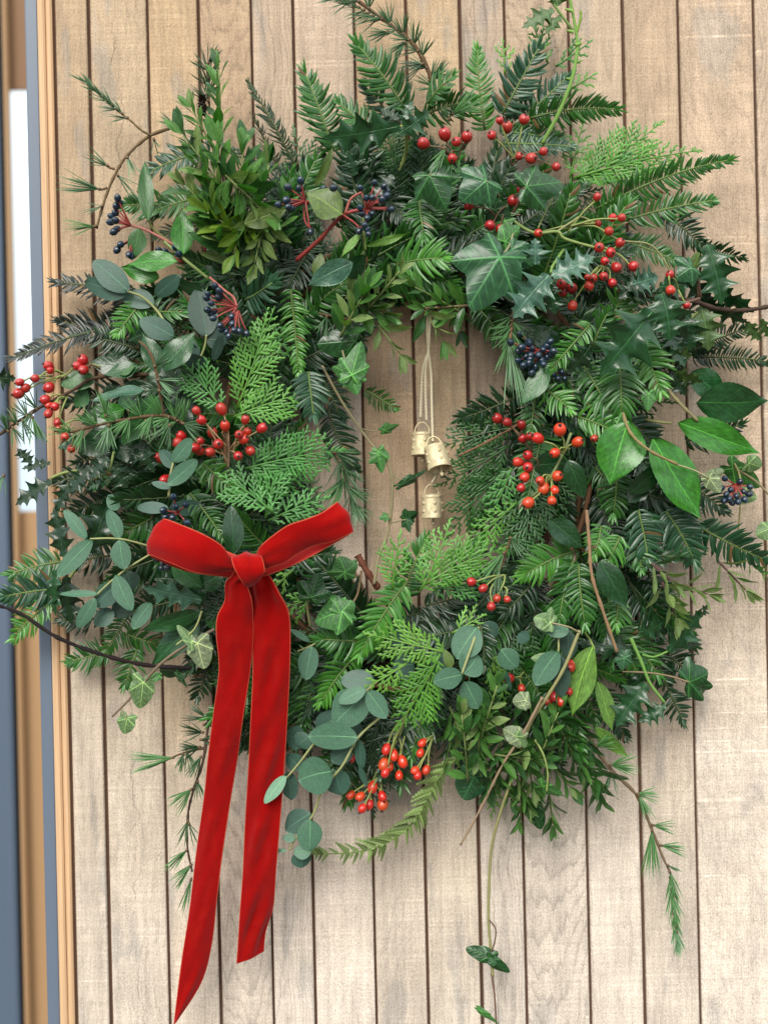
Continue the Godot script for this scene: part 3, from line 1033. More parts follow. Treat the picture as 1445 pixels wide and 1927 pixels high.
func build_bells() -> void:
	var o := sprig("gold_thread", "twisted pale gold thread knotted above and carrying the three bells", "thread", "", 806, 620, 0.03)
	cord(o, [806, 560, 0.03, 804, 620, 0.03, 806, 662, 0.03])
	cord(o, [812, 560, 0.033, 808, 620, 0.032, 806, 662, 0.031])
	cord(o, [806, 662, 0.03, 795, 700, 0.03, 791, 785, 0.03])
	cord(o, [806, 662, 0.031, 800, 700, 0.033, 802, 790, 0.033])
	cord(o, [806, 662, 0.032, 811, 705, 0.034, 812, 760, 0.038, 814, 830, 0.042])
	cord(o, [818, 888, 0.038, 821, 893, 0.036, 813, 908, 0.034])
	bell("upright gold bell on the shorter strands, highest of the three bells", 794, 812, 0.026, -0.02, -0.06, 38, 46, 41)
	bell("tilted gold bell showing its dark open mouth, overlapping the highest bell", 817, 839, 0.046, 0.2, -0.36, 41, 50, 45)
	bell("small upright gold bell hanging lowest, under the tilted bell", 812, 929, 0.032, 0.0, -0.03, 37, 47, 38)

# ---------------------------------------------------------------- the wreath's own body
func ring_at(a: float, out: float) -> Vector2:     # measured place on the ring; out: -1 inner edge .. 1 outer edge
	return Vector2(772 + cos(a) * (328 + out * 130), 862 - sin(a) * (408 + out * 120))

func build_base() -> void:
	var o := thing("wreath_ring", "ring of bent brown stems packed with dark greenery under all the sprigs", "wreath")
	for q in 7:
		var pts := []
		for k in 41:
			var a := TAU * k / 40.0
			var r := ring_at(a, 0.1 * sin(a * 3.0 + q * 2.1) + (q - 3) * 0.13 - 0.25)
			pts.append(P(r.x, r.y, 0.018 + 0.006 * sin(a * 5.0 + q * 1.7) + 0.003 * q))
		var g := Geo.new()
		var c := Color(0.085, 0.045, 0.024) * rn(0.8, 1.3)
		g.tube(smooth_path(pts, 4), 0.0026, 0.0022, 7, c, c, 0.2, q)
		part(o, "hoop_stem", g.mesh(), painted("bark", 0.85, 0.3))
	var shapes: Array[ArrayMesh] = []
	for k in 7:
		var g := Geo.new()
		if k < 5:
			yew_shape(g, g, Vector3.ZERO, Vector3(0, 0.075, 0), 0.022, ["dark", "mid", "dark", "mid", "dark"][k], 0.0, rn(-0.08, 0.08), rn(0.0, 0.1))
		else:
			frond_shape(g, Vector3.ZERO, Vector3(0, 0.085, 0), 0.028, GREEN["deep" if k == 5 else "shade"], 0.0, 0.03)
		shapes.append(g.mesh())
	for k in shapes.size():
		var many := 52 if k < 5 else 34
		var mm := MultiMesh.new()
		mm.transform_format = MultiMesh.TRANSFORM_3D
		mm.mesh = shapes[k]
		mm.instance_count = many
		for i in many:
			var a := rn(0, TAU)
			var far := rn(-0.75, 0.75)
			var r := ring_at(a, far)
			var p := P(r.x, r.y, rn(0.012, 0.045))
			var ang := a + rn(-1.2, 0.5) if far > -0.2 else a + rn(-2.2, -0.9)
			var d := Vector3(cos(ang), sin(ang), rn(-0.12, 0.35)).normalized()
			var n := Vector3(rn(-0.7, 0.7), rn(-0.7, 0.7), 1.0)
			var s := d.cross(n).normalized()
			var size := rn(0.75, 1.15)
			mm.set_instance_transform(i, Transform3D(Basis(s, d, s.cross(d)).scaled(Vector3.ONE * size), p))
		var mi := MultiMeshInstance3D.new()
		mi.name = numbered("packing_greenery")
		mi.multimesh = mm
		mi.material_override = painted("yew needles", 0.33) if k < 5 else painted("cypress scales", 0.42)
		mi.set_meta("kind", "stuff")
		o.add_child(mi)

# ---------------------------------------------------------------- the scene
func _ready() -> void:
	rng = RandomNumberGenerator.new()
	rng.seed = 20
	look = Basis(Vector3(0, 0, 1), deg_to_rad(-1.31))
	var cam := Camera3D.new()
	cam.name = "camera"
	cam.fov = 45.0
	cam.near = 0.05
	cam.far = 60.0
	cam.transform = Transform3D(look, EYE)
	var lens := CameraAttributesPhysical.new()
	lens.frustum_focal_length = 28.97
	lens.frustum_focus_distance = AWAY - 0.06
	lens.exposure_aperture = 2.6
	cam.attributes = lens
	add_child(cam)
	cam.fov = 45.0
	var sky_m := ProceduralSkyMaterial.new()
	sky_m.sky_top_color = Color(1.0, 1.0, 1.0)
	sky_m.sky_horizon_color = Color(0.66, 0.725, 0.76)
	sky_m.ground_horizon_color = Color(0.42, 0.40, 0.37)
	sky_m.ground_bottom_color = Color(0.36, 0.33, 0.30)
	sky_m.sky_curve = 0.5
	sky_m.sky_energy_multiplier = 1.0
	var sky := Sky.new()
	sky.sky_material = sky_m
	var env := Environment.new()
	env.background_mode = Environment.BG_SKY
	env.sky = sky
	env.tonemap_mode = Environment.TONE_MAPPER_LINEAR
	env.tonemap_exposure = 2.3
	env.sdfgi_enabled = true
	env.ssao_enabled = true
	env.ssil_enabled = true
	var we := WorldEnvironment.new()
	we.name = "environment"
	we.environment = env
	add_child(we)
	var sun := DirectionalLight3D.new()
	sun.name = "overcast_sun"
	sun.light_energy = 0.5
	sun.light_angular_distance = 34.0
	sun.light_color = Color(1.0, 0.985, 0.955)
	sun.shadow_enabled = true
	sun.rotation_degrees = Vector3(-37, -16, 0)
	add_child(sun)

	build_wall()
	build_beyond()
	build_base()
	place_yew()
	place_cypress()
	place_larch()
	place_holly()
	place_broad()
	place_gum()
	place_ivy()
	place_shoots()
	place_fruit()
	place_stems()
	build_bells()
	build_bow()

func place_yew() -> void:
	# top
	yew("large yew sprig fanning up beside the bare stem of the topmost larch twig", 762, 205, 674, 87, 0.05, 0.06, 46, "mid", -12)
	yew("yew sprig standing up above the big holly leaf at the top", 628, 285, 575, 140, 0.045, 0.05, 44, "mid", 20, 0.05)
	yew("dark curly yew sprig reaching up between the leafy shoots and big holly leaf", 560, 320, 470, 160, 0.04, 0.045, 30, "dark", 45, -0.06)
	yew("dark yew sprig behind the curly one, half hidden by the small-leaved shoots", 540, 350, 480, 225, 0.03, 0.035, 30, "dark", 60)
	yew("short yew sprig lying across the stalk end of the big holly leaf", 715, 262, 640, 195, 0.045, 0.05, 40, "mid", 10)
	yew("yew sprig low behind the large fan, pointing at the big holly leaf's tip", 770, 250, 690, 165, 0.035, 0.04, 42, "dark", 15)
	yew("yew tip curving up from the foot of the topmost larch twig", 805, 195, 850, 145, 0.06, 0.075, 38, "mid", -20)
	yew("bushy yew sprig spreading below the topmost larch twig towards the rose hips", 800, 215, 885, 190, 0.055, 0.06, 40, "mid", 20)
	yew("slender light green yew sprig standing upright on the top edge, fine needles like a feather", 912, 245, 898, 95, 0.035, 0.04, 34, "bright", 0, 0.02)
	yew("tall blue-green yew sprig leaning up beside the slender upright one", 945, 215, 1012, 92, 0.045, 0.05, 46, "blue", 5)
	yew("blue-green yew sprig crossing under the tall leaning one at the top", 945, 255, 1062, 150, 0.035, 0.04, 44, "blue", -8)
	yew("long yew sprig pointing level past the tall green rose stem, above the cypress fan", 997, 223, 1158, 206, 0.055, 0.05, 38, "mid", 20, -0.05)
	yew("yew sprig lying level under the top hips, comb of needles on both sides", 945, 270, 1070, 275, 0.045, 0.045, 36, "blue", -15)
	yew("yew sprig slanting down behind the three top hips in a row", 950, 248, 1052, 262, 0.04, 0.04, 38, "mid", 10)
	yew("longest yew sprig of the upper outer side, rising over open boards", 1120, 394, 1368, 302, 0.04, 0.035, 36, "mid", 18, -0.04)
	yew("yew sprig just below the longest one, ending in a bushy tuft", 1175, 415, 1338, 378, 0.04, 0.045, 36, "mid", -10, -0.06)
	yew("yew sprig hanging down from the bushy tuft towards the spotted ivy leaf", 1250, 400, 1322, 464, 0.038, 0.04, 36, "dark", 15)
	yew("short dark yew sprig poking out above the tall hanging holly leaf", 1305, 460, 1394, 484, 0.035, 0.035, 28, "dark", 30)
	yew("dark yew sprig behind the string of small hips on the upper outer side", 1070, 420, 1190, 452, 0.035, 0.035, 38, "dark", 0)
	yew("yew sprig under the hips beside the spotted ivy leaf", 1175, 455, 1270, 492, 0.035, 0.038, 34, "mid", 0)
	yew("yew sprig hanging under the blotched ivy leaf at the top, pale stem", 789, 372, 798, 442, 0.065, 0.075, 38, "mid", 0)
	yew("glossy yew rosette above the hanging gold thread, needles spread like a star", 748, 498, 832, 486, 0.065, 0.08, 50, "bright", -10)
	yew("second glossy yew tuft below the star-shaped rosette", 770, 520, 848, 530, 0.055, 0.065, 40, "mid", 20)
	yew("yew sprig filling the dark space between the blue-black berries and the blotched ivy leaf", 700, 330, 770, 420, 0.04, 0.05, 40, "dark", 0)
	yew("yew sprig in shade under the holly leaf at the top", 640, 300, 720, 330, 0.035, 0.04, 40, "dark", 10)
	yew("dark yew sprig behind the olive viburnum leaf", 520, 350, 610, 300, 0.03, 0.035, 36, "dark", 10)
	# upper side by the bare larch twig
	yew("yew sprig with fanned needles between the bare larch twig and the leafy shoots", 395, 285, 285, 322, 0.035, 0.03, 42, "blue", 10, 0.06)
	yew("second yew sprig under the fanned one, needles hanging like a comb", 400, 365, 288, 398, 0.035, 0.03, 40, "mid", 20)
	yew("yew sprig poking out behind the lance-shaped leaf, above the berries on the edge", 320, 385, 236, 386, 0.03, 0.03, 36, "mid", 10)
	yew("dark yew sprig behind the oval leaves over the small berry bunch", 400, 420, 300, 445, 0.025, 0.03, 36, "dark", 30)
	# outer side, dark silhouettes
	yew("black-looking yew sprig with curved needles, uppermost over the orange edge strip", 252, 568, 108, 533, 0.03, 0.028, 40, "black", 25, 0.07)
	yew("long black-looking yew sprig reaching furthest out past the slate frame", 262, 605, 28, 672, 0.032, 0.03, 36, "black", 20, 0.05)
	yew("dark yew sprig between the two black-looking ones", 262, 625, 118, 606, 0.026, 0.025, 38, "black", -10)
	yew("dark yew sprig above the pair of hips, under the long black one", 268, 660, 150, 630, 0.035, 0.03, 34, "dark", 10)
	yew("small fresh yew tip with pale needle ends below the big gum leaves", 268, 568, 222, 626, 0.06, 0.07, 34, "bright", 0)
	yew("fresh yew sprig pointing level under the single curved gum leaf", 260, 585, 342, 588, 0.055, 0.06, 36, "mid", -20)
	yew("yew sprig beside the broad gum leaf with berries over it", 338, 612, 382, 560, 0.05, 0.055, 38, "mid", 0)
	yew("yew rosette facing forward above the berries, yellow buds in its middle", 462, 565, 512, 532, 0.06, 0.08, 44, "blue", 0)
	yew("second tuft of yew needles under the forward-facing rosette", 455, 545, 420, 500, 0.045, 0.05, 36, "dark", 0)
	yew("yew sprig in the dark hollow under the olive leaves", 560, 520, 500, 470, 0.04, 0.045, 42, "dark", 0)
	yew("yew sprig with drooping needles below the red viburnum stem", 580, 470, 540, 545, 0.04, 0.05, 40, "dark", 10)
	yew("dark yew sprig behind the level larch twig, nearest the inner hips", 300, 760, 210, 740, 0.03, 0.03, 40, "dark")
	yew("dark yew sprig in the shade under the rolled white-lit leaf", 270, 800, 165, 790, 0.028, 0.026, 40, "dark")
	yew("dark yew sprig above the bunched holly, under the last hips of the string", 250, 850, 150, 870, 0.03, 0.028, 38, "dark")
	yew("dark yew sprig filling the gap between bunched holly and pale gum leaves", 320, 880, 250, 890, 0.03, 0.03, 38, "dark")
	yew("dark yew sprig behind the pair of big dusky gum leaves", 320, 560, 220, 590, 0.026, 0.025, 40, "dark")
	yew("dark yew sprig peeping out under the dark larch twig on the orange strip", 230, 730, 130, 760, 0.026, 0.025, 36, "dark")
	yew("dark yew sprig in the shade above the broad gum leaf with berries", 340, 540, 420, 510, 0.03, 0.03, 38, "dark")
	yew("dark yew sprig in the hollow between dark oval leaf and variegated shoots", 1180, 1090, 1240, 1190, 0.04, 0.04, 40, "dark")
	yew("yew sprig hanging behind the small blue-green ivy leaf", 1150, 1170, 1200, 1270, 0.045, 0.045, 40, "mid")
	yew("yew sprig pointing out under the variegated shoots towards the holly", 1200, 1110, 1290, 1180, 0.04, 0.038, 40, "mid")
	yew("dark yew sprig over the boards above the upper holly leaf of the lower edge", 1230, 1140, 1305, 1215, 0.03, 0.028, 36, "dark")
	yew("mid green yew sprig behind the bright green holly stem", 1170, 1180, 1235, 1265, 0.04, 0.04, 40, "mid")
	yew("yew sprig hanging behind the pale crinkled leaf's tip", 1090, 1260, 1120, 1350, 0.035, 0.035, 38, "mid")
	yew("dark yew sprig at the lower rim beside the larch twig", 1130, 1300, 1175, 1385, 0.028, 0.026, 36, "dark")
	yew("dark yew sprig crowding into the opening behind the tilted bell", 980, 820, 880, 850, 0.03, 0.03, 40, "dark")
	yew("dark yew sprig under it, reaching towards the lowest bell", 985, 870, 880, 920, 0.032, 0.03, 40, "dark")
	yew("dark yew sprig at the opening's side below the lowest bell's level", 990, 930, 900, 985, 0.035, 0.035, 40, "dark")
	yew("yew sprig rising in the lower opening behind the cypress fan", 760, 1120, 800, 1020, 0.04, 0.04, 40, "mid")
	yew("yew sprig behind the longest cypress spray of the fan", 850, 1110, 905, 1020, 0.04, 0.04, 40, "mid")
	yew("yew sprig low in the middle of the outer side over the dark hollow", 1120, 880, 1190, 960, 0.045, 0.045, 42, "mid")
	yew("dark yew sprig behind the far berries on the outer side", 1280, 900, 1360, 960, 0.03, 0.03, 38, "dark")
	yew("dark yew sprig under the largest laurel leaf at the edge", 1290, 830, 1390, 800, 0.03, 0.03, 38, "dark")
	yew("dark yew sprig over the boards between bunched holly and slate frame", 200, 900, 110, 905, 0.028, 0.026, 36, "dark")
	yew("mid green yew sprig behind the gum leaves over the open boards", 270, 1090, 200, 1110, 0.03, 0.028, 38, "mid")
	yew("dark yew sprig behind the long dark laurel leaf", 330, 1130, 250, 1150, 0.03, 0.028, 38, "dark")
	# inner side by the opening
	yew("loose pale-stemmed yew sprig hanging straight down beside the cypress fans", 547, 545, 562, 700, 0.065, 0.06, 30, "bright", 0)
	yew("yew sprig with combed needles hanging below the pale-stemmed one", 580, 700, 590, 780, 0.065, 0.07, 42, "blue", -20)
	yew("dark yew sprig drooping into the opening beside the thin ivy trail", 618, 770, 668, 885, 0.045, 0.035, 40, "dark", 10, 0.08)
	yew("dark yew sprig above the drooping one on the inner side", 600, 700, 640, 790, 0.04, 0.035, 38, "dark", -10)
	yew("small loose yew tip curling out under the light-veined ivy leaf", 688, 735, 742, 768, 0.045, 0.045, 24, "mid", 20)
	yew("dark yew sprig in shade between cypress and the opening", 560, 620, 615, 700, 0.035, 0.03, 38, "dark", 0)
	# lower outer side by the bow
	yew("stub-ended yew sprig standing out past the slate frame, needles pointing up", 128, 1056, 22, 1080, 0.028, 0.026, 36, "mid", 10)
	yew("broad yew fan below the stub-ended one, over the slate frame", 120, 1108, 12, 1122, 0.032, 0.03, 44, "blue", 0, 0.08)
	yew("yew sprig pointing down and out under the broad fan, on the slate frame", 95, 1135, 28, 1200, 0.03, 0.028, 34, "bright", 0)
	yew("dark yew sprig behind the long gum leaf at the lower outer side", 225, 1045, 135, 1062, 0.028, 0.026, 38, "dark", 10)
	yew("dark yew sprig behind the big spiny holly leaf beside the bow loop", 230, 925, 135, 962, 0.028, 0.028, 36, "dark", 0)
	yew("yew sprig with upright needles in the gap above the bow's outer loop", 320, 935, 245, 948, 0.032, 0.03, 34, "dark", 15)
	yew("yew sprig in shade under the one with upright needles", 318, 968, 240, 972, 0.026, 0.025, 36, "dark", -10)
	yew("dark yew sprig in the gap between gum leaves and bow loop", 300, 1020, 235, 1050, 0.026, 0.026, 38, "dark", 0)
	yew("yew sprig hanging in the gap over open boards, above the black twig", 248, 1145, 200, 1222, 0.028, 0.026, 34, "mid", 0)
	yew("yew sprig below the black twig near the orange edge strip", 205, 1228, 135, 1245, 0.026, 0.024, 36, "mid", -10)
	yew("yew tip pointing straight down under the black twig, beside pale ivy", 258, 1222, 236, 1288, 0.028, 0.026, 34, "mid", 0)
	yew("yew sprig between the gum leaves and the long dark laurel leaf", 232, 1190, 300, 1212, 0.028, 0.03, 36, "mid", 10)
	yew("yew sprig lying across the boards under the curly-edged holly", 185, 1165, 118, 1168, 0.025, 0.022, 34, "dark", 0)
	yew("dark green yew sprig running down to the bow beside the upright laurel leaf", 358, 928, 420, 1012, 0.06, 0.07, 32, "mid", 0)
	yew("yew sprig under the hip spray with pink tips", 382, 872, 446, 922, 0.06, 0.065, 36, "bright", 10)
	yew("dark yew sprig behind the bow's knot", 440, 1000, 490, 950, 0.045, 0.05, 40, "dark", 0)
	yew("dark yew sprig behind the bow's inner loop", 540, 1060, 620, 1040, 0.045, 0.045, 38, "dark", 0)
	yew("yew sprig just showing behind the bow's tails", 395, 1240, 372, 1310, 0.026, 0.026, 34, "dark", 0)
	# outer side opposite the bow
	yew("large glossy yew sprig pointing down from under the big holly leaf, wide needles", 1205, 648, 1242, 735, 0.075, 0.085, 46, "bright", 0)
	yew("large glossy yew sprig hanging between two others, a pale line down its middle", 1165, 680, 1170, 775, 0.08, 0.085, 48, "mid", 0)
	yew("glossy yew sprig slanting down beside the middle one of three", 1098, 690, 1152, 785, 0.07, 0.08, 42, "mid", 5)
	yew("yew sprig pointing down past the dark berries with bright combed needles", 1110, 610, 1036, 694, 0.075, 0.08, 32, "bright", 0)
	yew("yew tuft showing above the big holly leaf", 1150, 600, 1172, 555, 0.06, 0.065, 40, "bright", 0)
	yew("yew sprig rising between two holly leaves near the bunch of small hips", 1112, 660, 1142, 590, 0.06, 0.065, 36, "mid", 0)
	yew("dark yew sprig in shade left of the rising one", 1090, 600, 1060, 560, 0.045, 0.05, 36, "dark", 10)
	yew("fresh yew tuft under the pointed leaf by the dark berries", 1022, 730, 1068, 768, 0.07, 0.08, 36, "bright", 0)
	yew("yew sprig pointing down above the orange hips", 1008, 742, 998, 812, 0.065, 0.07, 34, "mid", 0)
	yew("wide yew sprig lying level above the laurel leaves", 1088, 785, 1165, 818, 0.075, 0.08, 42, "bright", 0)
	yew("yew sprig behind the laurel leaves, needles pointing down", 1160, 890, 1154, 965, 0.06, 0.06, 40, "mid", 0)
	yew("dark slender yew sprig reaching out over the boards under the bare twig", 1298, 664, 1408, 618, 0.03, 0.028, 30, "dark", 20, -0.08)
	yew("dark slender yew sprig lying level to the picture's edge", 1303, 672, 1448, 682, 0.03, 0.025, 28, "dark", 15)
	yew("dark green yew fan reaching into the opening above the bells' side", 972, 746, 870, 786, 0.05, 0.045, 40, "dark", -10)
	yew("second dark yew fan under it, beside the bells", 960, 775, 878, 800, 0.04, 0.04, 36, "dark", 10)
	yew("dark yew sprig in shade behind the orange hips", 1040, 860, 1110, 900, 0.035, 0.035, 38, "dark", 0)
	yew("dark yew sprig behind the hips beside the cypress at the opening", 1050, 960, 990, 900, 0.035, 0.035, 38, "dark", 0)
	yew("blue-green yew sprig with broad needles and yellow stem, innermost of three side by side", 1200, 960, 1218, 1050, 0.07, 0.07, 46, "blue", 0)
	yew("blue-green yew sprig with broad needles and yellow stem, middle of three side by side", 1252, 962, 1304, 1052, 0.065, 0.06, 50, "blue", 0)
	yew("blue-green yew sprig with broad needles and yellow stem, outermost of three side by side", 1312, 990, 1436, 1052, 0.055, 0.045, 46, "blue", 5)
	yew("dark yew sprig behind the three blue-green ones", 1180, 920, 1300, 960, 0.05, 0.045, 42, "dark", 0)
	yew("bright yew tip in the middle of the outer side, needles like a small fan", 1130, 990, 1118, 1042, 0.08, 0.085, 36, "bright", 0)
	yew("bright yew sprig pointing down beside the small fan", 1166, 1010, 1142, 1058, 0.08, 0.08, 34, "bright", 0)
	yew("yew sprig with spread comb of needles left of the broad blue-green ones", 1190, 1008, 1206, 1068, 0.065, 0.07, 36, "mid", 0)
	yew("wide yew sprig with needles standing up, under the dark round leaf", 1085, 1036, 988, 1082, 0.075, 0.07, 46, "bright", -10, 0.05)
	yew("yew sprig hanging down with yellow stem, inner one of a pair", 1078, 1056, 1052, 1165, 0.08, 0.08, 40, "mid", 0)
	yew("yew sprig hanging down with yellow stem, outer one of a pair", 1088, 1062, 1100, 1172, 0.08, 0.08, 40, "mid", 0)
	yew("dark yew sprig pointing to the three small hips near the opening", 1000, 1098, 950, 1152, 0.06, 0.06, 38, "dark", 0)
	yew("yew tip under the dark oval leaf on the outer side", 1163, 1130, 1160, 1172, 0.065, 0.07, 34, "bright", 0)
	yew("dark yew sprig in the hollow beside the dark oval leaf", 1215, 1075, 1250, 1150, 0.045, 0.045, 38, "dark", 0)
	yew("dark yew sprig hanging low behind the green holly stem", 1222, 1200, 1258, 1302, 0.035, 0.03, 36, "dark", 0)
	yew("dark yew sprig pointing out over the boards beside the lone ivy leaf", 1252, 1228, 1312, 1276, 0.032, 0.03, 34, "dark", 10)
	yew("dark yew sprig hanging lowest behind the lower holly leaves", 1258, 1300, 1283, 1354, 0.03, 0.028, 32, "dark", 0)
	yew("dark yew sprig behind the pale green hanging leaf", 1150, 1180, 1180, 1290, 0.03, 0.03, 38, "dark", 0)
	# foot
	yew("big yew spray curving down in the middle of the foot, dense dark needles", 765, 1095, 678, 1228, 0.07, 0.08, 44, "bright", 5, 0.10)
	yew("yew spray with combed needles beside the curled ivy leaf at the foot", 680, 1207, 606, 1203, 0.07, 0.075, 44, "mid", -10)
	yew("yew spray pointing down to the gum leaves, under the combed one", 668, 1235, 606, 1318, 0.065, 0.065, 40, "bright", 0)
	yew("dark yew spray level behind the cypress at the foot", 785, 1155, 700, 1165, 0.05, 0.05, 42, "dark", 0)
	yew("small light yew tip hanging beside the velvet tail", 590, 1290, 570, 1358, 0.05, 0.05, 26, "bright", 0)
	yew("dark thin yew sprig hanging over the blue-green gum leaves at the foot", 903, 1175, 910, 1252, 0.085, 0.09, 30, "dark", 25)
	yew("dark yew spray under the fresh cypress fan by the opening", 800, 1140, 875, 1120, 0.05, 0.05, 38, "dark", 0)
	yew("dark yew spray in the hollow above the three small hips", 870, 1150, 950, 1175, 0.045, 0.045, 40, "dark", 0)
	yew("dark yew spray low behind the hanging hips", 770, 1290, 800, 1380, 0.035, 0.03, 36, "dark", 0)
	yew("dark yew spray behind the round gum leaf", 690, 1330, 640, 1400, 0.03, 0.03, 36, "dark", 0)
	yew("mid green yew spray hidden under the leafy shoots at the foot", 930, 1290, 915, 1390, 0.035, 0.03, 38, "mid", 0)

func place_cypress() -> void:
	frond("bright cypress spray rising tallest from the inner side, below the berries", 445, 770, 500, 600, 0.075, 0.075, 60, "fresh", 0, 0.05)
	frond("cypress spray beside it leaning towards the broad dark leaf", 420, 770, 352, 690, 0.07, 0.07, 50, "mint")
	frond("cypress spray pointing level above the red hips of the inner side", 440, 785, 566, 742, 0.075, 0.07, 52, "fresh")
	frond("cypress spray curling up to the yew rosette", 478, 690, 512, 590, 0.065, 0.07, 40, "fresh")
	frond("cypress spray pointing at the light-veined ivy leaf", 470, 675, 566, 632, 0.06, 0.055, 40, "mint", 10)
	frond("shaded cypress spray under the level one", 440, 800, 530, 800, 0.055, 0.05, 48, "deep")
	frond("broad flat cypress spray reaching into the opening beside the rose hips", 462, 882, 628, 848, 0.085, 0.07, 66, "mint", 0, -0.03)
	frond("cypress spray under the broad flat one, above the bow", 470, 905, 570, 905, 0.075, 0.07, 50, "mint", 10)
	frond("pale cypress spray fanning up just above the bow's knot", 515, 965, 422, 898, 0.085, 0.085, 54, "mint", 0, 0.06)
	frond("pale cypress spray pointing up over the bow's inner loop", 500, 975, 520, 880, 0.08, 0.08, 48, "mint")
	frond("cypress spray coming out behind the bow's inner loop", 505, 980, 608, 938, 0.075, 0.065, 44, "mint")
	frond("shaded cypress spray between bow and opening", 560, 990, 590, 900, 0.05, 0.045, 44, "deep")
	frond("yellow-green cypress tip right of the bow's knot", 548, 1075, 518, 1105, 0.09, 0.095, 26, "lime")
	frond("cypress spray low beside the velvet tail under the ivy", 590, 1125, 545, 1140, 0.06, 0.06, 40, "fresh")
	frond("shaded cypress spray under the small ivy leaf by the bow", 610, 1060, 545, 1050, 0.045, 0.045, 40, "deep")
	frond("bright cypress spray standing up in the opening, left of the big fan", 738, 1110, 752, 1012, 0.075, 0.075, 44, "fresh")
	frond("bright cypress spray in the middle of the fan below the bells", 790, 1112, 842, 995, 0.08, 0.075, 56, "fresh", 0, 0.05)
	frond("longest cypress spray of the fan below the bells, pointing at the small hips", 800, 1100, 935, 1036, 0.085, 0.075, 56, "fresh", 0, -0.05)
	frond("cypress spray lying under the longest one of that fan", 810, 1110, 905, 1095, 0.07, 0.065, 46, "mint", 0, -0.06)
	frond("cypress spray facing the velvet tail, its tips turned to the bow", 840, 1228, 704, 1196, 0.095, 0.09, 58, "lime", 0, 0.03)
	frond("bright cypress spray hanging down between gum leaves at the foot", 828, 1230, 755, 1358, 0.095, 0.08, 66, "fresh", 0, -0.04)
	frond("lime-tipped cypress spray crossing the gum leaves at the foot", 765, 1248, 690, 1292, 0.09, 0.09, 36, "lime")
	frond("cypress tip behind the gum leaves under the dark thin yew", 850, 1192, 902, 1162, 0.08, 0.08, 40, "lime")
	frond("cypress spray hanging right of the blue-green gum leaves at the foot", 918, 1222, 948, 1318, 0.07, 0.065, 36, "lime")
	frond("shaded cypress spray beside the pale ivy leaves at the foot", 965, 1240, 960, 1340, 0.055, 0.05, 40, "deep")
	frond("yellowing cypress tip hanging lowest at the foot, beside the bare brown stem", 935, 1455, 925, 1535, 0.045, 0.04, 26, "lime")
	frond("cypress spray standing up right of the tall green rose stem's foot", 1072, 335, 1095, 238, 0.035, 0.035, 44, "fresh")
	frond("long cypress spray spreading over open boards under the level yew sprig", 1078, 336, 1232, 240, 0.04, 0.035, 62, "fresh", 0, 0.04)
	frond("cypress spray reaching furthest over the boards on the upper outer side", 1085, 334, 1302, 285, 0.042, 0.035, 54, "fresh", 0, -0.03)
	frond("lower cypress spray of the upper outer side, above the single hip", 1080, 338, 1282, 318, 0.04, 0.035, 40, "mint", 0, -0.06)
	frond("shaded cypress spray behind the ivy leaf with the glossy lobe", 1060, 350, 1130, 385, 0.03, 0.03, 40, "deep")
	frond("small cypress spray at the top beside the spiny holly leaves", 1030, 118, 1002, 48, 0.03, 0.03, 32, "fresh")
	frond("cypress tip crossing the tall green rose stem near the top", 1045, 125, 1108, 80, 0.03, 0.03, 30, "mint")
	frond("cypress tip behind the tall green rose stem, lower one", 1072, 168, 1118, 140, 0.028, 0.028, 26, "fresh")
	frond("pale cypress tip standing on the top edge beside the slender yew", 950, 140, 945, 78, 0.028, 0.028, 26, "lime")
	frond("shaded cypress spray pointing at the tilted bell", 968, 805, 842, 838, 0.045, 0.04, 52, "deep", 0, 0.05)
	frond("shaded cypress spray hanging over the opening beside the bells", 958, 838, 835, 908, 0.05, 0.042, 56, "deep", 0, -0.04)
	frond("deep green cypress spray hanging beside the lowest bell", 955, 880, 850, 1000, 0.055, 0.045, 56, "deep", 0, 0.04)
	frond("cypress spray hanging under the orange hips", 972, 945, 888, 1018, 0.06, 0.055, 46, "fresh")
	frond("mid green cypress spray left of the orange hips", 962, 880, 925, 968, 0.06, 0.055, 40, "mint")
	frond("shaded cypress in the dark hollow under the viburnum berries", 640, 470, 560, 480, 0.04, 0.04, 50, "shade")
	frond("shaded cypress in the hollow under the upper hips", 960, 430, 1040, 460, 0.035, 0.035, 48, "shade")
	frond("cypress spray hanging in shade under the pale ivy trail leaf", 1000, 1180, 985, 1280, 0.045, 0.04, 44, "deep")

func larch(label: String, flat: Array, r0: float, r1: float, col := Color(0.105, 0.066, 0.036)) -> Node3D:
	return twig("larch_twig", label, "larch twig", "larch twigs with tufts of needles", flat, r0, r1, col)

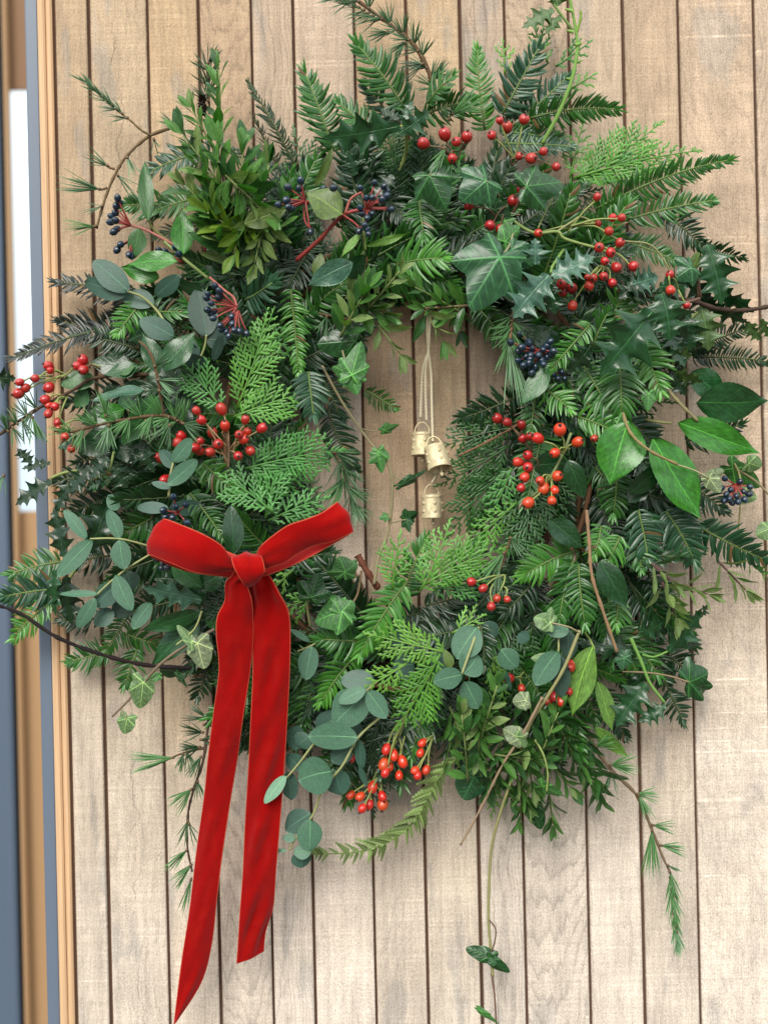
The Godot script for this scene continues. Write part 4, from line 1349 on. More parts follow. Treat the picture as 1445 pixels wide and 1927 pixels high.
func place_larch() -> void:
	var top := [825, 185, 0.05, 800, 120, 0.052, 770, 75, 0.052, 720, 36, 0.05, 655, -12, 0.05]
	var o := larch("topmost larch twig, leaning out over the open boards to the picture's upper edge", top, 0.0026, 0.0014)
	tufts_along(o, top, 15, 40, 15, "mid", 0.85)
	for k in 9:
		tuft(o, 640 + k * 9.0, -6 + k * 5.0, 0.05, -1.0 + rn(-0.3, 0.2), rn(-0.6, 0.5), 44, 9, 0.5, "mid")
	tuft(o, 730, 60, 0.055, -1, 0.35, 48, 18, 0.4, "mid")
	tuft(o, 762, 80, 0.056, -0.7, 0.7, 44, 18, 0.6, "mid")
	tuft(o, 795, 120, 0.056, -0.8, 0.3, 48, 18, 0.6, "dark")
	tuft(o, 815, 150, 0.056, 0.7, -0.4, 40, 16, 0.6, "dark")

	var side := [345, 235, 0.035, 285, 254, 0.04, 240, 292, 0.042, 216, 330, 0.042, 198, 375, 0.04, 182, 430, 0.038]
	o = larch("bare larch twig arching out over the upper boards, few tufts and one long shoot", side, 0.0017, 0.0012, Color(0.16, 0.11, 0.06))
	var spur := [282, 254, 0.042, 265, 244, 0.044, 245, 226, 0.045, 215, 203, 0.044, 165, 158, 0.044]
	shoot(o, spur, 0.0012, 0.0007, Color(0.14, 0.10, 0.05))
	for k in 9:
		var t := k / 8.0
		tuft(o, lerpf(240, 168, t), lerpf(222, 158, t), 0.045, -0.9, -0.75 + (0.9 if k % 2 == 0 else -0.5) * (1.0 - t), 36, 8, 0.35, "mid")
	shoot(o, [217, 318, 0.042, 208, 316, 0.043, 200, 310, 0.044], 0.0012, 0.001, Color(0.14, 0.09, 0.05))
	tuft(o, 203, 312, 0.044, -1, -0.5, 46, 12, 0.5, "mid")
	shoot(o, [202, 353, 0.042, 195, 356, 0.043, 186, 357, 0.044], 0.0012, 0.001, Color(0.14, 0.09, 0.05))
	tuft(o, 188, 356, 0.044, -1, -0.15, 72, 24, 0.35, "mid")
	tuft(o, 240, 296, 0.044, 0.4, 1, 46, 8, 0.4, "pale")
	tuft(o, 222, 330, 0.044, 0.7, 0.8, 50, 12, 0.45, "mid")
	tuft(o, 193, 388, 0.042, -1, 0.2, 40, 7, 0.5, "mid")
	tuft(o, 180, 426, 0.04, -1, 0.15, 56, 12, 0.35, "fresh")
	tuft(o, 330, 235, 0.038, -1, -0.25, 34, 12, 0.6, "mid")
	tuft(o, 290, 262, 0.042, 0.3, 1, 30, 5, 0.4, "mid")

	var mid := [345, 797, 0.075, 305, 782, 0.082, 222, 792, 0.08, 130, 814, 0.065]
	o = larch("larch twig lying level across the outer side, tufts hanging under it over dark leaves", mid, 0.0017, 0.0011)
	tufts_along(o, mid, 13, 44, 15, "fresh", 1.1)
	tuft(o, 205, 800, 0.085, 0.0, 1, 48, 14, 0.5, "pale")
	tuft(o, 275, 792, 0.085, 0.1, 1, 44, 14, 0.6, "mid")
	tuft(o, 320, 800, 0.088, -0.5, 1, 52, 18, 0.6, "mid")
	tuft(o, 345, 797, 0.088, 1, 0.3, 48, 18, 0.7, "mid")
	tuft(o, 200, 783, 0.088, -0.2, -1, 50, 14, 0.6, "fresh")

	var up := [308, 784, 0.08, 298, 715, 0.088, 283, 664, 0.088, 262, 642, 0.085]
	o = larch("larch twig rising from the level one between broad glossy leaves", up, 0.0016, 0.001)
	tuft(o, 298, 715, 0.09, 1, 0.4, 46, 14, 0.6, "pale")
	tuft(o, 292, 690, 0.09, 0.8, -0.7, 36, 12, 0.6, "mid")
	tuft(o, 300, 735, 0.09, 0.8, 0.6, 40, 12, 0.6, "mid")

	var far := [280, 705, 0.055, 225, 705, 0.056, 170, 714, 0.055, 138, 734, 0.054, 62, 775, 0.05, -20, 832, 0.05]
	o = larch("long dark larch twig running out past the slate frame to the picture's edge", far, 0.002, 0.0013, Color(0.065, 0.042, 0.026))
	for k in 7:
		tuft(o, 70 - k * 9.0, 770 + k * 7.0, 0.053, -0.3 + rn(-0.7, 0.9), -0.8 if k % 2 == 0 else 0.9, 40, 12, 0.6, "mid")
	tuft(o, 62, 785, 0.055, 0.3, 1, 60, 16, 0.5, "fresh")
	tuft(o, 8, 895, 0.05, -0.2, 0.3, 44, 10, 0.8, "pale")

	var hang := [966, 585, 0.075, 962, 620, 0.08, 958, 648, 0.08]
	o = larch("larch shoot hanging beside the opening with very long pale needles", hang, 0.0014, 0.0012, Color(0.20, 0.12, 0.06))
	for k in 6:
		tuft(o, 963 - k * 0.8, 595 + k * 9.0, 0.08, -0.8 if k % 2 == 0 else 0.5, 0.55, 40, 12, 0.5, "fresh")
	tuft(o, 958, 648, 0.08, 0.12, 1, 108, 30, 0.22, "pale")
	tuft(o, 957, 640, 0.08, -0.35, 1, 70, 12, 0.3, "fresh")

	var inner := [610, 830, 0.04, 640, 868, 0.042, 650, 908, 0.042, 668, 952, 0.04]
	o = larch("pine-like twig hanging into the opening above the bow's inner loop", inner, 0.0014, 0.0009, Color(0.12, 0.07, 0.04))
	tufts_along(o, inner, 8, 52, 14, "mid", 0.6)
	tuft(o, 648, 905, 0.044, -0.5, 0.8, 70, 26, 0.5, "fresh")
	tuft(o, 665, 945, 0.042, 0.4, 1, 42, 24, 0.4, "pale")
	tuft(o, 655, 920, 0.044, 0.9, 0.7, 44, 16, 0.5, "mid")

	var low := [1085, 1305, 0.04, 1108, 1385, 0.042, 1150, 1450, 0.038, 1195, 1494, 0.035, 1224, 1556, 0.032, 1245, 1610, 0.03, 1262, 1645, 0.03]
	o = larch("larch twig hanging down over the lower boards to a long feathery tip", low, 0.0021, 0.001, Color(0.15, 0.105, 0.065))
	tuft(o, 1112, 1392, 0.046, -0.5, 1, 44, 16, 0.5, "mid")
	tuft(o, 1120, 1405, 0.046, 0.9, -0.5, 44, 14, 0.6, "fresh")
	tuft(o, 1148, 1440, 0.043, 0.9, -0.1, 52, 22, 0.5, "fresh")
	tuft(o, 1150, 1452, 0.043, -0.1, 1, 44, 12, 0.4, "mid")
	tuft(o, 1198, 1494, 0.037, 1, -0.05, 44, 14, 0.45, "fresh")
	tuft(o, 1200, 1496, 0.037, 0.5, 1, 50, 14, 0.25, "fresh")
	tuft(o, 1228, 1553, 0.034, 1, 0.15, 40, 12, 0.45, "fresh")
	tuft(o, 1226, 1562, 0.034, -0.05, 1, 82, 26, 0.22, "fresh")
	tuft(o, 1243, 1591, 0.032, 1, 0.1, 46, 14, 0.35, "fresh")
	tuft(o, 1255, 1628, 0.032, 0.9, 0.4, 28, 7, 0.4, "mid")
	for k in 12:
		var t := k / 11.0
		tuft(o, lerpf(1259, 1274, t), lerpf(1640, 1765, t), 0.031, 0.12 + (0.18 if k % 2 == 0 else -0.22), 1, 46 - 14 * t, 11, 0.22, "fresh" if k < 8 else "pale")
	shoot(o, [1260, 1640, 0.03, 1268, 1700, 0.03, 1275, 1765, 0.03], 0.0009, 0.0005, Color(0.16, 0.20, 0.06))

	var tail := [395, 1335, 0.04, 384, 1425, 0.045, 366, 1482, 0.042, 355, 1528, 0.04, 353, 1590, 0.036, 362, 1640, 0.034]
	o = larch("dark larch twig hanging beside the velvet tail over the lower boards", tail, 0.0015, 0.0009, Color(0.075, 0.052, 0.038))
	shoot(o, [384, 1408, 0.044, 352, 1415, 0.044, 322, 1426, 0.042], 0.0012, 0.0007, Color(0.085, 0.055, 0.035))
	tuft(o, 326, 1426, 0.044, -1, 0.15, 76, 26, 0.28, "fresh")
	tuft(o, 345, 1418, 0.044, -0.3, 1, 40, 12, 0.5, "mid")
	tuft(o, 352, 1415, 0.044, 0.2, 1, 40, 12, 0.5, "mid")
	tuft(o, 378, 1425, 0.047, -0.4, 1, 44, 14, 0.5, "mid")
	tuft(o, 360, 1486, 0.044, -0.8, 0.7, 52, 18, 0.5, "fresh")
	tuft(o, 372, 1470, 0.044, 0.3, 1, 36, 8, 0.4, "mid")
	tuft(o, 354, 1545, 0.04, -0.35, 1, 44, 9, 0.3, "mid")
	tuft(o, 356, 1550, 0.04, 0.5, 1, 40, 9, 0.3, "mid")
	tuft(o, 352, 1600, 0.038, -0.9, 0.8, 52, 12, 0.3, "fresh")
	tuft(o, 360, 1628, 0.036, -0.8, 0.7, 48, 14, 0.35, "fresh")
	tuft(o, 360, 1655, 0.036, -0.25, 1, 64, 8, 0.15, "fresh")
	for k in 5:
		tuft(o, 388 - k * 3.0, 1350 + k * 14.0, 0.044, -0.9 if k % 2 == 0 else 0.6, -0.3 + 0.1 * k, 44, 13, 0.6, "dark")

	var head := [395, 215, 0.05, 392, 165, 0.052, 390, 130, 0.05]
	o = larch("short larch tip standing behind the tallest leafy shoot", head, 0.0013, 0.0009)
	for k in 6:
		tuft(o, 392, 190 - k * 14.0, 0.053, -0.8 if k % 2 == 0 else 0.6, -1, 40, 13, 0.5, "dark")
	var cone := [388, 222, 0.06, 382, 190, 0.062]
	o = larch("short larch spur carrying one small dark cone among the leafy shoots", cone, 0.0012, 0.001)
	small_cone(o, 381, 200, 0.064)

	var nest := [860, 300, 0.08, 835, 285, 0.09, 830, 275, 0.09]
	o = larch("larch spur with fine needles lying over the blotched ivy leaf", nest, 0.0012, 0.0009)
	tuft(o, 838, 278, 0.094, -0.5, 0.7, 50, 16, 0.45, "fresh")
	tuft(o, 850, 300, 0.092, 0.1, 0.6, 34, 20, 0.9, "mid")
	tuft(o, 850, 215, 0.07, 0.8, -0.5, 70, 18, 0.5, "fresh")
	tuft(o, 845, 225, 0.07, -0.2, -0.9, 40, 14, 0.7, "mid")

	var veil := [960, 1015, 0.08, 948, 1050, 0.085, 940, 1075, 0.085]
	o = larch("larch spur with needles falling over the three small hips", veil, 0.0012, 0.0008)
	tuft(o, 948, 1040, 0.088, -0.7, 0.9, 62, 22, 0.35, "fresh")
	tuft(o, 938, 1070, 0.088, -0.1, 1, 60, 12, 0.25, "mid")
	tuft(o, 960, 1012, 0.085, 0.6, 0.5, 46, 16, 0.7, "mid")
	var gap := [1035, 945, 0.05, 1000, 985, 0.052, 950, 1035, 0.05]
	o = larch("larch twig slanting down behind the orange hips towards the cypress fan", gap, 0.0016, 0.001)
	tufts_along(o, gap, 11, 40, 14, "mid", 1.0)

	var back := [520, 470, 0.05, 490, 500, 0.055, 470, 520, 0.055]
	o = larch("larch spur in the shade under the small-leaved shoots", back, 0.0012, 0.0009)
	tufts_along(o, back, 5, 44, 12, "mid", 1.0)
	var fine := [600, 590, 0.055, 650, 600, 0.06, 720, 610, 0.06]
	o = larch("larch twig with long thin needles above the light-veined ivy leaf", fine, 0.0012, 0.0008)
	tuft(o, 690, 600, 0.065, 1, 0.05, 60, 12, 0.3, "mid")
	tuft(o, 660, 605, 0.065, 0.7, 0.9, 54, 14, 0.5, "mid")
	tuft(o, 615, 595, 0.065, -0.2, 1, 46, 14, 0.6, "mid")

func small_cone(o: Node3D, x: float, y: float, z: float) -> void:
	var p := P(x, y, z)
	var g := Geo.new(p)
	var c := Color(0.028, 0.014, 0.009)
	for k in 44:
		var t := k / 44.0
		var a := k * 2.39996
		var h := lerpf(-0.0085, 0.0085, t)
		var r := 0.0038 * sin(PI * (0.15 + 0.8 * t))
		var out := Vector3(cos(a), 0, sin(a))
		g.blade(p + Vector3(0, h, 0) + out * r * 0.3, (out + Vector3(0, 0.8, 0)).normalized(), out * 0.15, (Vector3.UP - out * 0.6).normalized(), 0.0042, 0.0034, 3, c, c * 2.2, [0.7, 1.0, 0.8], 0.2)
	g.turned(p, Basis(), PackedVector2Array([Vector2(0, -0.009), Vector2(0.0026, -0.005), Vector2(0.003, 0.002), Vector2(0, 0.009)]), 9, c)
	var m := part(o, "cone", g.mesh(), painted("cone scales", 0.75))
	m.position = p - o.position

func holly_sprig(label: String, x: float, y: float, z: float) -> Node3D:
	return sprig("holly_sprig", label, "holly sprig", "spiny holly sprigs in the wreath", x, y, z)

func place_holly() -> void:
	var o := holly_sprig("big glossy holly leaf lying level at the top, small ones at its stalk", 755, 236, 0.09)
	leaf(o, "holly", 752, 238, 606, 261, 0.092, 0.092, 56, -14)
	leaf(o, "holly", 752, 250, 808, 208, 0.09, 0.088, 44, 10)
	leaf(o, "holly", 758, 232, 776, 188, 0.088, 0.085, 26, -20)
	leaf(o, "holly_dark", 750, 225, 716, 203, 0.08, 0.075, 24, 20)
	leaf(o, "holly", 668, 330, 655, 285, 0.06, 0.065, 34, 0)
	leaf(o, "holly_dark", 740, 330, 700, 372, 0.065, 0.07, 34, 0)
	stalk(o, [755, 236, 0.09, 765, 260, 0.08, 760, 300, 0.06, 735, 345, 0.05], 0.0014, 0.0018)

	o = holly_sprig("pair of broad pale-lit holly leaves beside the large spotted ivy leaf", 1034, 518, 0.1)
	leaf(o, "holly_sheen", 1033, 518, 966, 598, 0.104, 0.108, 66, -10)
	leaf(o, "holly_sheen", 1037, 518, 1118, 480, 0.104, 0.106, 58, -16)
	leaf(o, "holly_sheen", 1006, 498, 1008, 448, 0.096, 0.1, 44, 15)
	leaf(o, "holly", 1034, 535, 1045, 592, 0.092, 0.09, 38, 20)
	leaf(o, "holly_dark", 1030, 530, 985, 605, 0.085, 0.085, 40, -25)
	stalk(o, [1036, 514, 0.104, 1040, 500, 0.098, 1060, 470, 0.07], 0.0012, 0.0014, Color(0.14, 0.24, 0.05))

	o = holly_sprig("tall dark holly leaf hanging beside the spotted ivy leaf, points over the boards", 1332, 462, 0.065)
	leaf(o, "holly", 1330, 460, 1358, 572, 0.068, 0.07, 66, 0)
	leaf(o, "holly_dark", 1300, 530, 1348, 588, 0.055, 0.05, 50, 20)
	leaf(o, "holly", 1345, 540, 1418, 590, 0.045, 0.042, 42, 55)
	stalk(o, [1332, 460, 0.065, 1318, 500, 0.06, 1312, 560, 0.055], 0.0012, 0.0014, Color(0.10, 0.06, 0.03))

	o = holly_sprig("largest spiny holly leaf on the outer side, slanting down over the yew", 1228, 588, 0.105)
	leaf(o, "holly", 1228, 586, 1132, 706, 0.108, 0.112, 92, -8)
	leaf(o, "holly", 1244, 552, 1262, 640, 0.106, 0.108, 78, 5)
	leaf(o, "holly_dark", 1250, 560, 1292, 640, 0.09, 0.085, 54, 20)
	leaf(o, "holly_dark", 1112, 650, 1072, 700, 0.09, 0.09, 46, -20)
	leaf(o, "holly_dark", 1180, 540, 1232, 530, 0.085, 0.085, 50, 0)
	stalk(o, [1238, 560, 0.105, 1280, 570, 0.095, 1315, 562, 0.08], 0.0013, 0.0016, Color(0.10, 0.05, 0.03))

	o = holly_sprig("dark glossy holly leaves packed behind the largest spiny leaf, under the single bright hip", 1270, 560, 0.08)
	leaf(o, "holly", 1240, 540, 1300, 530, 0.08, 0.08, 50, 0)
	leaf(o, "holly", 1290, 590, 1300, 660, 0.075, 0.075, 56, 10)
	leaf(o, "holly_dark", 1210, 520, 1165, 560, 0.075, 0.08, 50, 0)
	leaf(o, "holly", 1262, 625, 1290, 690, 0.08, 0.08, 46, -15)
	leaf(o, "holly_sheen", 1190, 535, 1240, 520, 0.085, 0.085, 48, 0)
	o = holly_sprig("holly leaf showing its olive underside, hanging over the boards beside the bare twig", 1322, 588, 0.06)
	leaf(o, "holly_under", 1318, 576, 1333, 660, 0.062, 0.062, 56, 10)
	leaf(o, "holly", 1330, 570, 1408, 612, 0.05, 0.045, 34, 60)
	leaf(o, "holly_under", 1404, 606, 1432, 642, 0.04, 0.038, 28, 40)
	leaf(o, "holly_under", 1432, 600, 1452, 640, 0.04, 0.038, 24, 40)
	leaf(o, "holly_dark", 1300, 610, 1278, 660, 0.06, 0.06, 48, 20)
	stalk(o, [1322, 580, 0.06, 1300, 600, 0.06, 1285, 640, 0.055], 0.0012, 0.0014)

	o = holly_sprig("curled olive-edged holly leaves in the gap above the big laurel leaves", 1268, 675, 0.075)
	leaf(o, "holly_under", 1262, 668, 1302, 672, 0.078, 0.08, 34, 50)
	leaf(o, "holly_under", 1270, 700, 1322, 722, 0.078, 0.08, 34, 50)
	leaf(o, "holly_dark", 1262, 690, 1290, 745, 0.07, 0.07, 40, 20)
	leaf(o, "holly_dark", 1250, 640, 1285, 700, 0.066, 0.066, 44, 10)
	stalk(o, [1262, 640, 0.07, 1266, 690, 0.07, 1262, 730, 0.06], 0.0012, 0.0014)

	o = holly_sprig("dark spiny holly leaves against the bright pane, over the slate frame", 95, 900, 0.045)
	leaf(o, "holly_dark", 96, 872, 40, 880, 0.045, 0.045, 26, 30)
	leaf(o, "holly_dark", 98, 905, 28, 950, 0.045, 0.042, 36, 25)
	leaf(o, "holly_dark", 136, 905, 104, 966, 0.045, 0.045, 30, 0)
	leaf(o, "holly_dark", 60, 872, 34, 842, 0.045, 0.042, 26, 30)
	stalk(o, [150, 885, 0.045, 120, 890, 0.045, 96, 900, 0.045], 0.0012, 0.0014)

	o = holly_sprig("single holly leaf at the picture's edge beside the long black yew sprig", 0, 712, 0.04)
	leaf(o, "holly_dark", -14, 708, 30, 712, 0.042, 0.042, 34, 10)

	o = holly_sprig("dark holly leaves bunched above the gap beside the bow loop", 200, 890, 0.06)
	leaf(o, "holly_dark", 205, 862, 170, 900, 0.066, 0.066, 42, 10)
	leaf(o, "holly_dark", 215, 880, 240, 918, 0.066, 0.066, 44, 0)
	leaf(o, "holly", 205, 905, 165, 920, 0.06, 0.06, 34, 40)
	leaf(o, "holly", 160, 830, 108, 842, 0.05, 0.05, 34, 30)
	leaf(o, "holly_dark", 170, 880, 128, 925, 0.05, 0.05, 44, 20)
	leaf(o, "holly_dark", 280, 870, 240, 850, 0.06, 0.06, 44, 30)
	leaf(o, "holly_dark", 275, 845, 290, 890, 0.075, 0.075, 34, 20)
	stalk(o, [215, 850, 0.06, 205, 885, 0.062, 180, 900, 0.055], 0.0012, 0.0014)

	o = holly_sprig("large spiny dark holly leaf standing beside the gum leaves at the lower outer side", 172, 1030, 0.05)
	leaf(o, "holly_dark", 168, 1040, 212, 930, 0.052, 0.055, 64, 10)
	leaf(o, "holly_dark", 120, 1048, 100, 955, 0.05, 0.048, 44, -15)
	stalk(o, [170, 1036, 0.05, 150, 1060, 0.045, 125, 1100, 0.04], 0.0012, 0.0014)

	o = holly_sprig("holly leaves with curled pale spines in front of the broad yew fan", 115, 1080, 0.06)
	leaf(o, "holly", 104, 1072, 102, 1160, 0.062, 0.06, 30, 35)
	leaf(o, "holly_dark", 126, 1085, 135, 1176, 0.058, 0.055, 42, -10)
	stalk(o, [115, 1078, 0.06, 118, 1060, 0.055, 140, 1030, 0.045], 0.0012, 0.0014)

	o = holly_sprig("crinkled white-lit holly leaf beside the velvet tail, under the bow loop", 378, 1128, 0.085)
	leaf(o, "holly_sheen", 380, 1130, 268, 1108, 0.088, 0.086, 46, -25)
	leaf(o, "holly_dark", 345, 1095, 290, 1090, 0.07, 0.07, 42, 10)

	o = holly_sprig("holly sprig on a bright green stem at the lower outer edge, spiny leaves over boards", 1190, 1208, 0.06)
	leaf(o, "holly", 1256, 1226, 1322, 1146, 0.058, 0.056, 50, 25)
	leaf(o, "holly", 1216, 1286, 1158, 1368, 0.062, 0.06, 54, 20)
	leaf(o, "holly", 1252, 1328, 1200, 1358, 0.06, 0.06, 34, 10)
	leaf(o, "holly_dark", 1195, 1225, 1085, 1206, 0.058, 0.058, 46, 20)
	leaf(o, "holly", 1200, 1190, 1248, 1172, 0.062, 0.062, 40, 10)
	leaf(o, "holly_dark", 1210, 1255, 1190, 1330, 0.05, 0.05, 40, 30)
	leaf(o, "holly", 1318, 1160, 1332, 1138, 0.055, 0.055, 22, 30)
	stalk(o, [1186, 1200, 0.06, 1206, 1245, 0.062, 1222, 1285, 0.062, 1250, 1322, 0.06], 0.0019, 0.0012, Color(0.13, 0.27, 0.05))
	stalk(o, [1208, 1232, 0.062, 1230, 1236, 0.062, 1255, 1226, 0.06], 0.001, 0.0009, Color(0.13, 0.27, 0.05))

	o = holly_sprig("two spiny holly leaves at the very top, hanging from the tall green stem", 1052, 30, 0.04)
	leaf(o, "holly_under", 1042, 18, 982, 50, 0.04, 0.042, 34, 20)
	leaf(o, "holly_under", 1056, 30, 1026, 62, 0.04, 0.042, 32, 20)
	leaf(o, "holly_under", 1048, 12, 1044, -20, 0.04, 0.042, 36, 0)
	stalk(o, [1036, 0, 0.04, 1054, 26, 0.04, 1078, 58, 0.04], 0.0013, 0.0013, Color(0.12, 0.20, 0.04))

func broad(label: String, x: float, y: float, z: float) -> Node3D:
	return sprig("broad_leaf_sprig", label, "evergreen sprig", "broad-leaved evergreen sprigs in the wreath", x, y, z)

func place_broad() -> void:
	var o := broad("four big glossy laurel leaves spread over the outer side, one reaching the picture's edge", 1250, 800, 0.08)
	leaf(o, "laurel_deep", 1310, 757, 1450, 757, 0.075, 0.068, 78, 10)
	leaf(o, "laurel", 1276, 795, 1432, 853, 0.085, 0.078, 60, -8)
	leaf(o, "laurel", 1182, 792, 1148, 914, 0.096, 0.1, 92, 10)
	leaf(o, "laurel", 1228, 826, 1322, 978, 0.092, 0.088, 84, -6)
	leaf(o, "laurel_deep", 1300, 700, 1368, 750, 0.06, 0.055, 56, 10)
	stalk(o, [1262, 796, 0.085, 1245, 795, 0.08, 1215, 790, 0.07], 0.0012, 0.0014, Color(0.16, 0.16, 0.06))

	o = broad("pale green crinkled leaf hanging by the lower hips, seen from its underside", 1118, 1222, 0.08)
	leaf(o, "laurel_pale", 1116, 1216, 1070, 1352, 0.082, 0.076, 58, 25)
	leaf(o, "laurel_pale", 1124, 1282, 1158, 1378, 0.06, 0.056, 36, -30)
	leaf(o, "laurel_pale", 1120, 1370, 1180, 1425, 0.045, 0.04, 34, 30)
	stalk(o, [1118, 1222, 0.08, 1110, 1205, 0.07, 1100, 1190, 0.055], 0.0011, 0.0012)

	o = broad("round dark glossy leaf over the upright yew comb on the outer side", 1030, 978, 0.09)
	leaf(o, "oval_dark", 1032, 978, 1096, 1030, 0.094, 0.095, 46, 0)
	o = broad("dark oval leaf hanging beside the pair of yew sprigs with yellow stems", 1128, 1058, 0.09)
	leaf(o, "oval_dark", 1128, 1056, 1178, 1142, 0.092, 0.094, 52, 0)
	o = broad("dark pointed leaf beside the orange hips", 1068, 868, 0.09)
	leaf(o, "oval_dark", 1068, 866, 1098, 938, 0.094, 0.094, 42, 12)
	leaf(o, "oval_dark", 1002, 876, 1070, 872, 0.07, 0.07, 46, 0)
	o = broad("dark folded leaf between two laurel leaves", 1182, 930, 0.075)
	leaf(o, "oval_dark", 1184, 930, 1254, 868, 0.08, 0.085, 44, 30)
	leaf(o, "oval_dark", 1215, 905, 1180, 945, 0.07, 0.07, 40, 20)
	o = broad("dark pointed leaves tucked around the dark berries on the outer side", 1030, 690, 0.08)
	leaf(o, "oval", 1032, 690, 980, 758, 0.085, 0.088, 42, 10)
	leaf(o, "oval_dark", 1040, 655, 1000, 612, 0.06, 0.06, 44, 0)
	leaf(o, "oval_dark", 1030, 620, 1048, 670, 0.06, 0.06, 38, 30)
	leaf(o, "oval_dark", 1080, 640, 1050, 700, 0.055, 0.055, 44, 0)

	o = broad("upright glossy leaf rising just above the bow's knot", 440, 1042, 0.09)
	leaf(o, "oval_dark", 440, 1042, 437, 948, 0.094, 0.092, 42, 8)
	o = broad("long dark laurel leaf lying level beside the velvet tail", 378, 1152, 0.07)
	leaf(o, "laurel_deep", 380, 1150, 262, 1192, 0.072, 0.066, 36, -20)
	leaf(o, "laurel_deep", 376, 1168, 284, 1252, 0.058, 0.05, 54, 10)
	leaf(o, "laurel_deep", 300, 1262, 352, 1262, 0.04, 0.04, 34, 30)
	o = broad("dark leaves tucked under the bow's outer loop", 330, 1062, 0.07)
	leaf(o, "oval", 325, 1062, 380, 1108, 0.075, 0.08, 42, 0)
	leaf(o, "laurel_deep", 375, 1105, 420, 1078, 0.075, 0.075, 40, 0)
	leaf(o, "oval_dark", 375, 1100, 372, 1145, 0.075, 0.075, 34, 20)
	leaf(o, "oval_dark", 300, 1100, 330, 1070, 0.06, 0.06, 44, 20)
	leaf(o, "oval", 395, 1140, 420, 1190, 0.06, 0.06, 40, 0)

	o = broad("broad glossy leaf pointing up beside the berries over a gum leaf", 310, 692, 0.085)
	leaf(o, "laurel_deep", 308, 696, 368, 622, 0.088, 0.09, 54, -10)
	leaf(o, "laurel_deep", 300, 704, 268, 622, 0.08, 0.08, 40, 20)
	leaf(o, "oval_mid", 255, 690, 215, 700, 0.06, 0.06, 34, 40)
	o = broad("rolled white-lit leaf above the level larch twig on the outer side", 268, 735, 0.075)
	leaf(o, "holly_sheen", 270, 732, 170, 752, 0.08, 0.08, 40, 55, "laurel")
	leaf(o, "oval_mid", 180, 712, 112, 722, 0.05, 0.05, 42, 10)
	leaf(o, "oval", 165, 735, 140, 765, 0.045, 0.045, 34, 10)
	leaf(o, "laurel_deep", 262, 690, 195, 705, 0.06, 0.06, 38, 30)
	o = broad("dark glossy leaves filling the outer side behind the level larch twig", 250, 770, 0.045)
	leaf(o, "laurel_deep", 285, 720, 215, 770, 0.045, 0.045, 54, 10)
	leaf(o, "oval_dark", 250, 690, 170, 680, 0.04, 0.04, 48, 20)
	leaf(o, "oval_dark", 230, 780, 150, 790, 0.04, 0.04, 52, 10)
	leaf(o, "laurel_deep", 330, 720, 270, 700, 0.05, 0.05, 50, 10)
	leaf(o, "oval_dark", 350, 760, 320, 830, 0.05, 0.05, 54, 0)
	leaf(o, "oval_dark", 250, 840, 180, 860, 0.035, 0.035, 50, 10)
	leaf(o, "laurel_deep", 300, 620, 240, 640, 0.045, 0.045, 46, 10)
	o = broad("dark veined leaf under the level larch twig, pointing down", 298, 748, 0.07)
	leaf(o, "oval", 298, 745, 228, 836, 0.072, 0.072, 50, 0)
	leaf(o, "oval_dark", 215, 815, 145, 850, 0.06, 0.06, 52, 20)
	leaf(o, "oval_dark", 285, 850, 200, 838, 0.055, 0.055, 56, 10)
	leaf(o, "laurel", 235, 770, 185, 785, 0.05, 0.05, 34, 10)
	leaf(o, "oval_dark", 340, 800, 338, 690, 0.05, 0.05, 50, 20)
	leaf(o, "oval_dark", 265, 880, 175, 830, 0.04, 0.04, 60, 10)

	o = broad("lance-shaped leaf standing on the upper edge beside the bare larch twig", 280, 420, 0.06)
	leaf(o, "oval_mid", 279, 416, 273, 300, 0.062, 0.06, 30, 0)
	stalk(o, [279, 412, 0.06, 290, 432, 0.055, 320, 455, 0.05], 0.001, 0.0012, Color(0.17, 0.20, 0.06))
	o = broad("bright oval leaf standing up over the small berry bunch", 347, 478, 0.07)
	leaf(o, "laurel", 346, 478, 342, 390, 0.072, 0.07, 44, 0)
	stalk(o, [346, 476, 0.07, 340, 470, 0.06, 330, 460, 0.055], 0.001, 0.0012)
	o = broad("small rounded leaf beside the berries on the upper edge", 256, 432, 0.055)
	leaf(o, "oval_mid", 262, 430, 252, 486, 0.056, 0.056, 36, 0)
	o = broad("two glossy leaves lying level above the big gum leaves", 330, 490, 0.075)
	leaf(o, "laurel", 334, 492, 238, 494, 0.08, 0.074, 42, 10)
	leaf(o, "laurel", 300, 522, 226, 502, 0.07, 0.066, 40, -10)
	leaf(o, "oval_dark", 320, 530, 385, 552, 0.06, 0.06, 30, 30)
	leaf(o, "oval_dark", 400, 500, 375, 540, 0.05, 0.05, 44, 0)
	stalk(o, [310, 455, 0.06, 350, 490, 0.07, 392, 524, 0.065], 0.0015, 0.0016, Color(0.17, 0.22, 0.07))

	o = broad("big olive viburnum leaf with a red-brown edge between the two berry clusters", 642, 402, 0.1)
	leaf(o, "laurel_olive", 644, 404, 576, 356, 0.104, 0.106, 66, 8)
	stalk(o, [644, 404, 0.104, 650, 412, 0.095], 0.001, 0.001, Color(0.25, 0.05, 0.04))
	o = broad("olive leaf lying level with a nibbled edge, under the berries", 462, 418, 0.09)
	leaf(o, "oval_olive", 460, 422, 540, 392, 0.094, 0.094, 40, 20)
	o = broad("leaf seen edge-on rising to the big holly leaf's tip", 594, 348, 0.085)
	leaf(o, "oval_olive", 594, 350, 630, 278, 0.088, 0.088, 20, 40)
	o = broad("pair of curled yellow-green leaves below the middle berry cluster", 685, 455, 0.1)
	leaf(o, "laurel_pale", 682, 438, 640, 482, 0.102, 0.104, 18, 30)
	leaf(o, "laurel_pale", 690, 462, 772, 440, 0.102, 0.104, 16, 40)
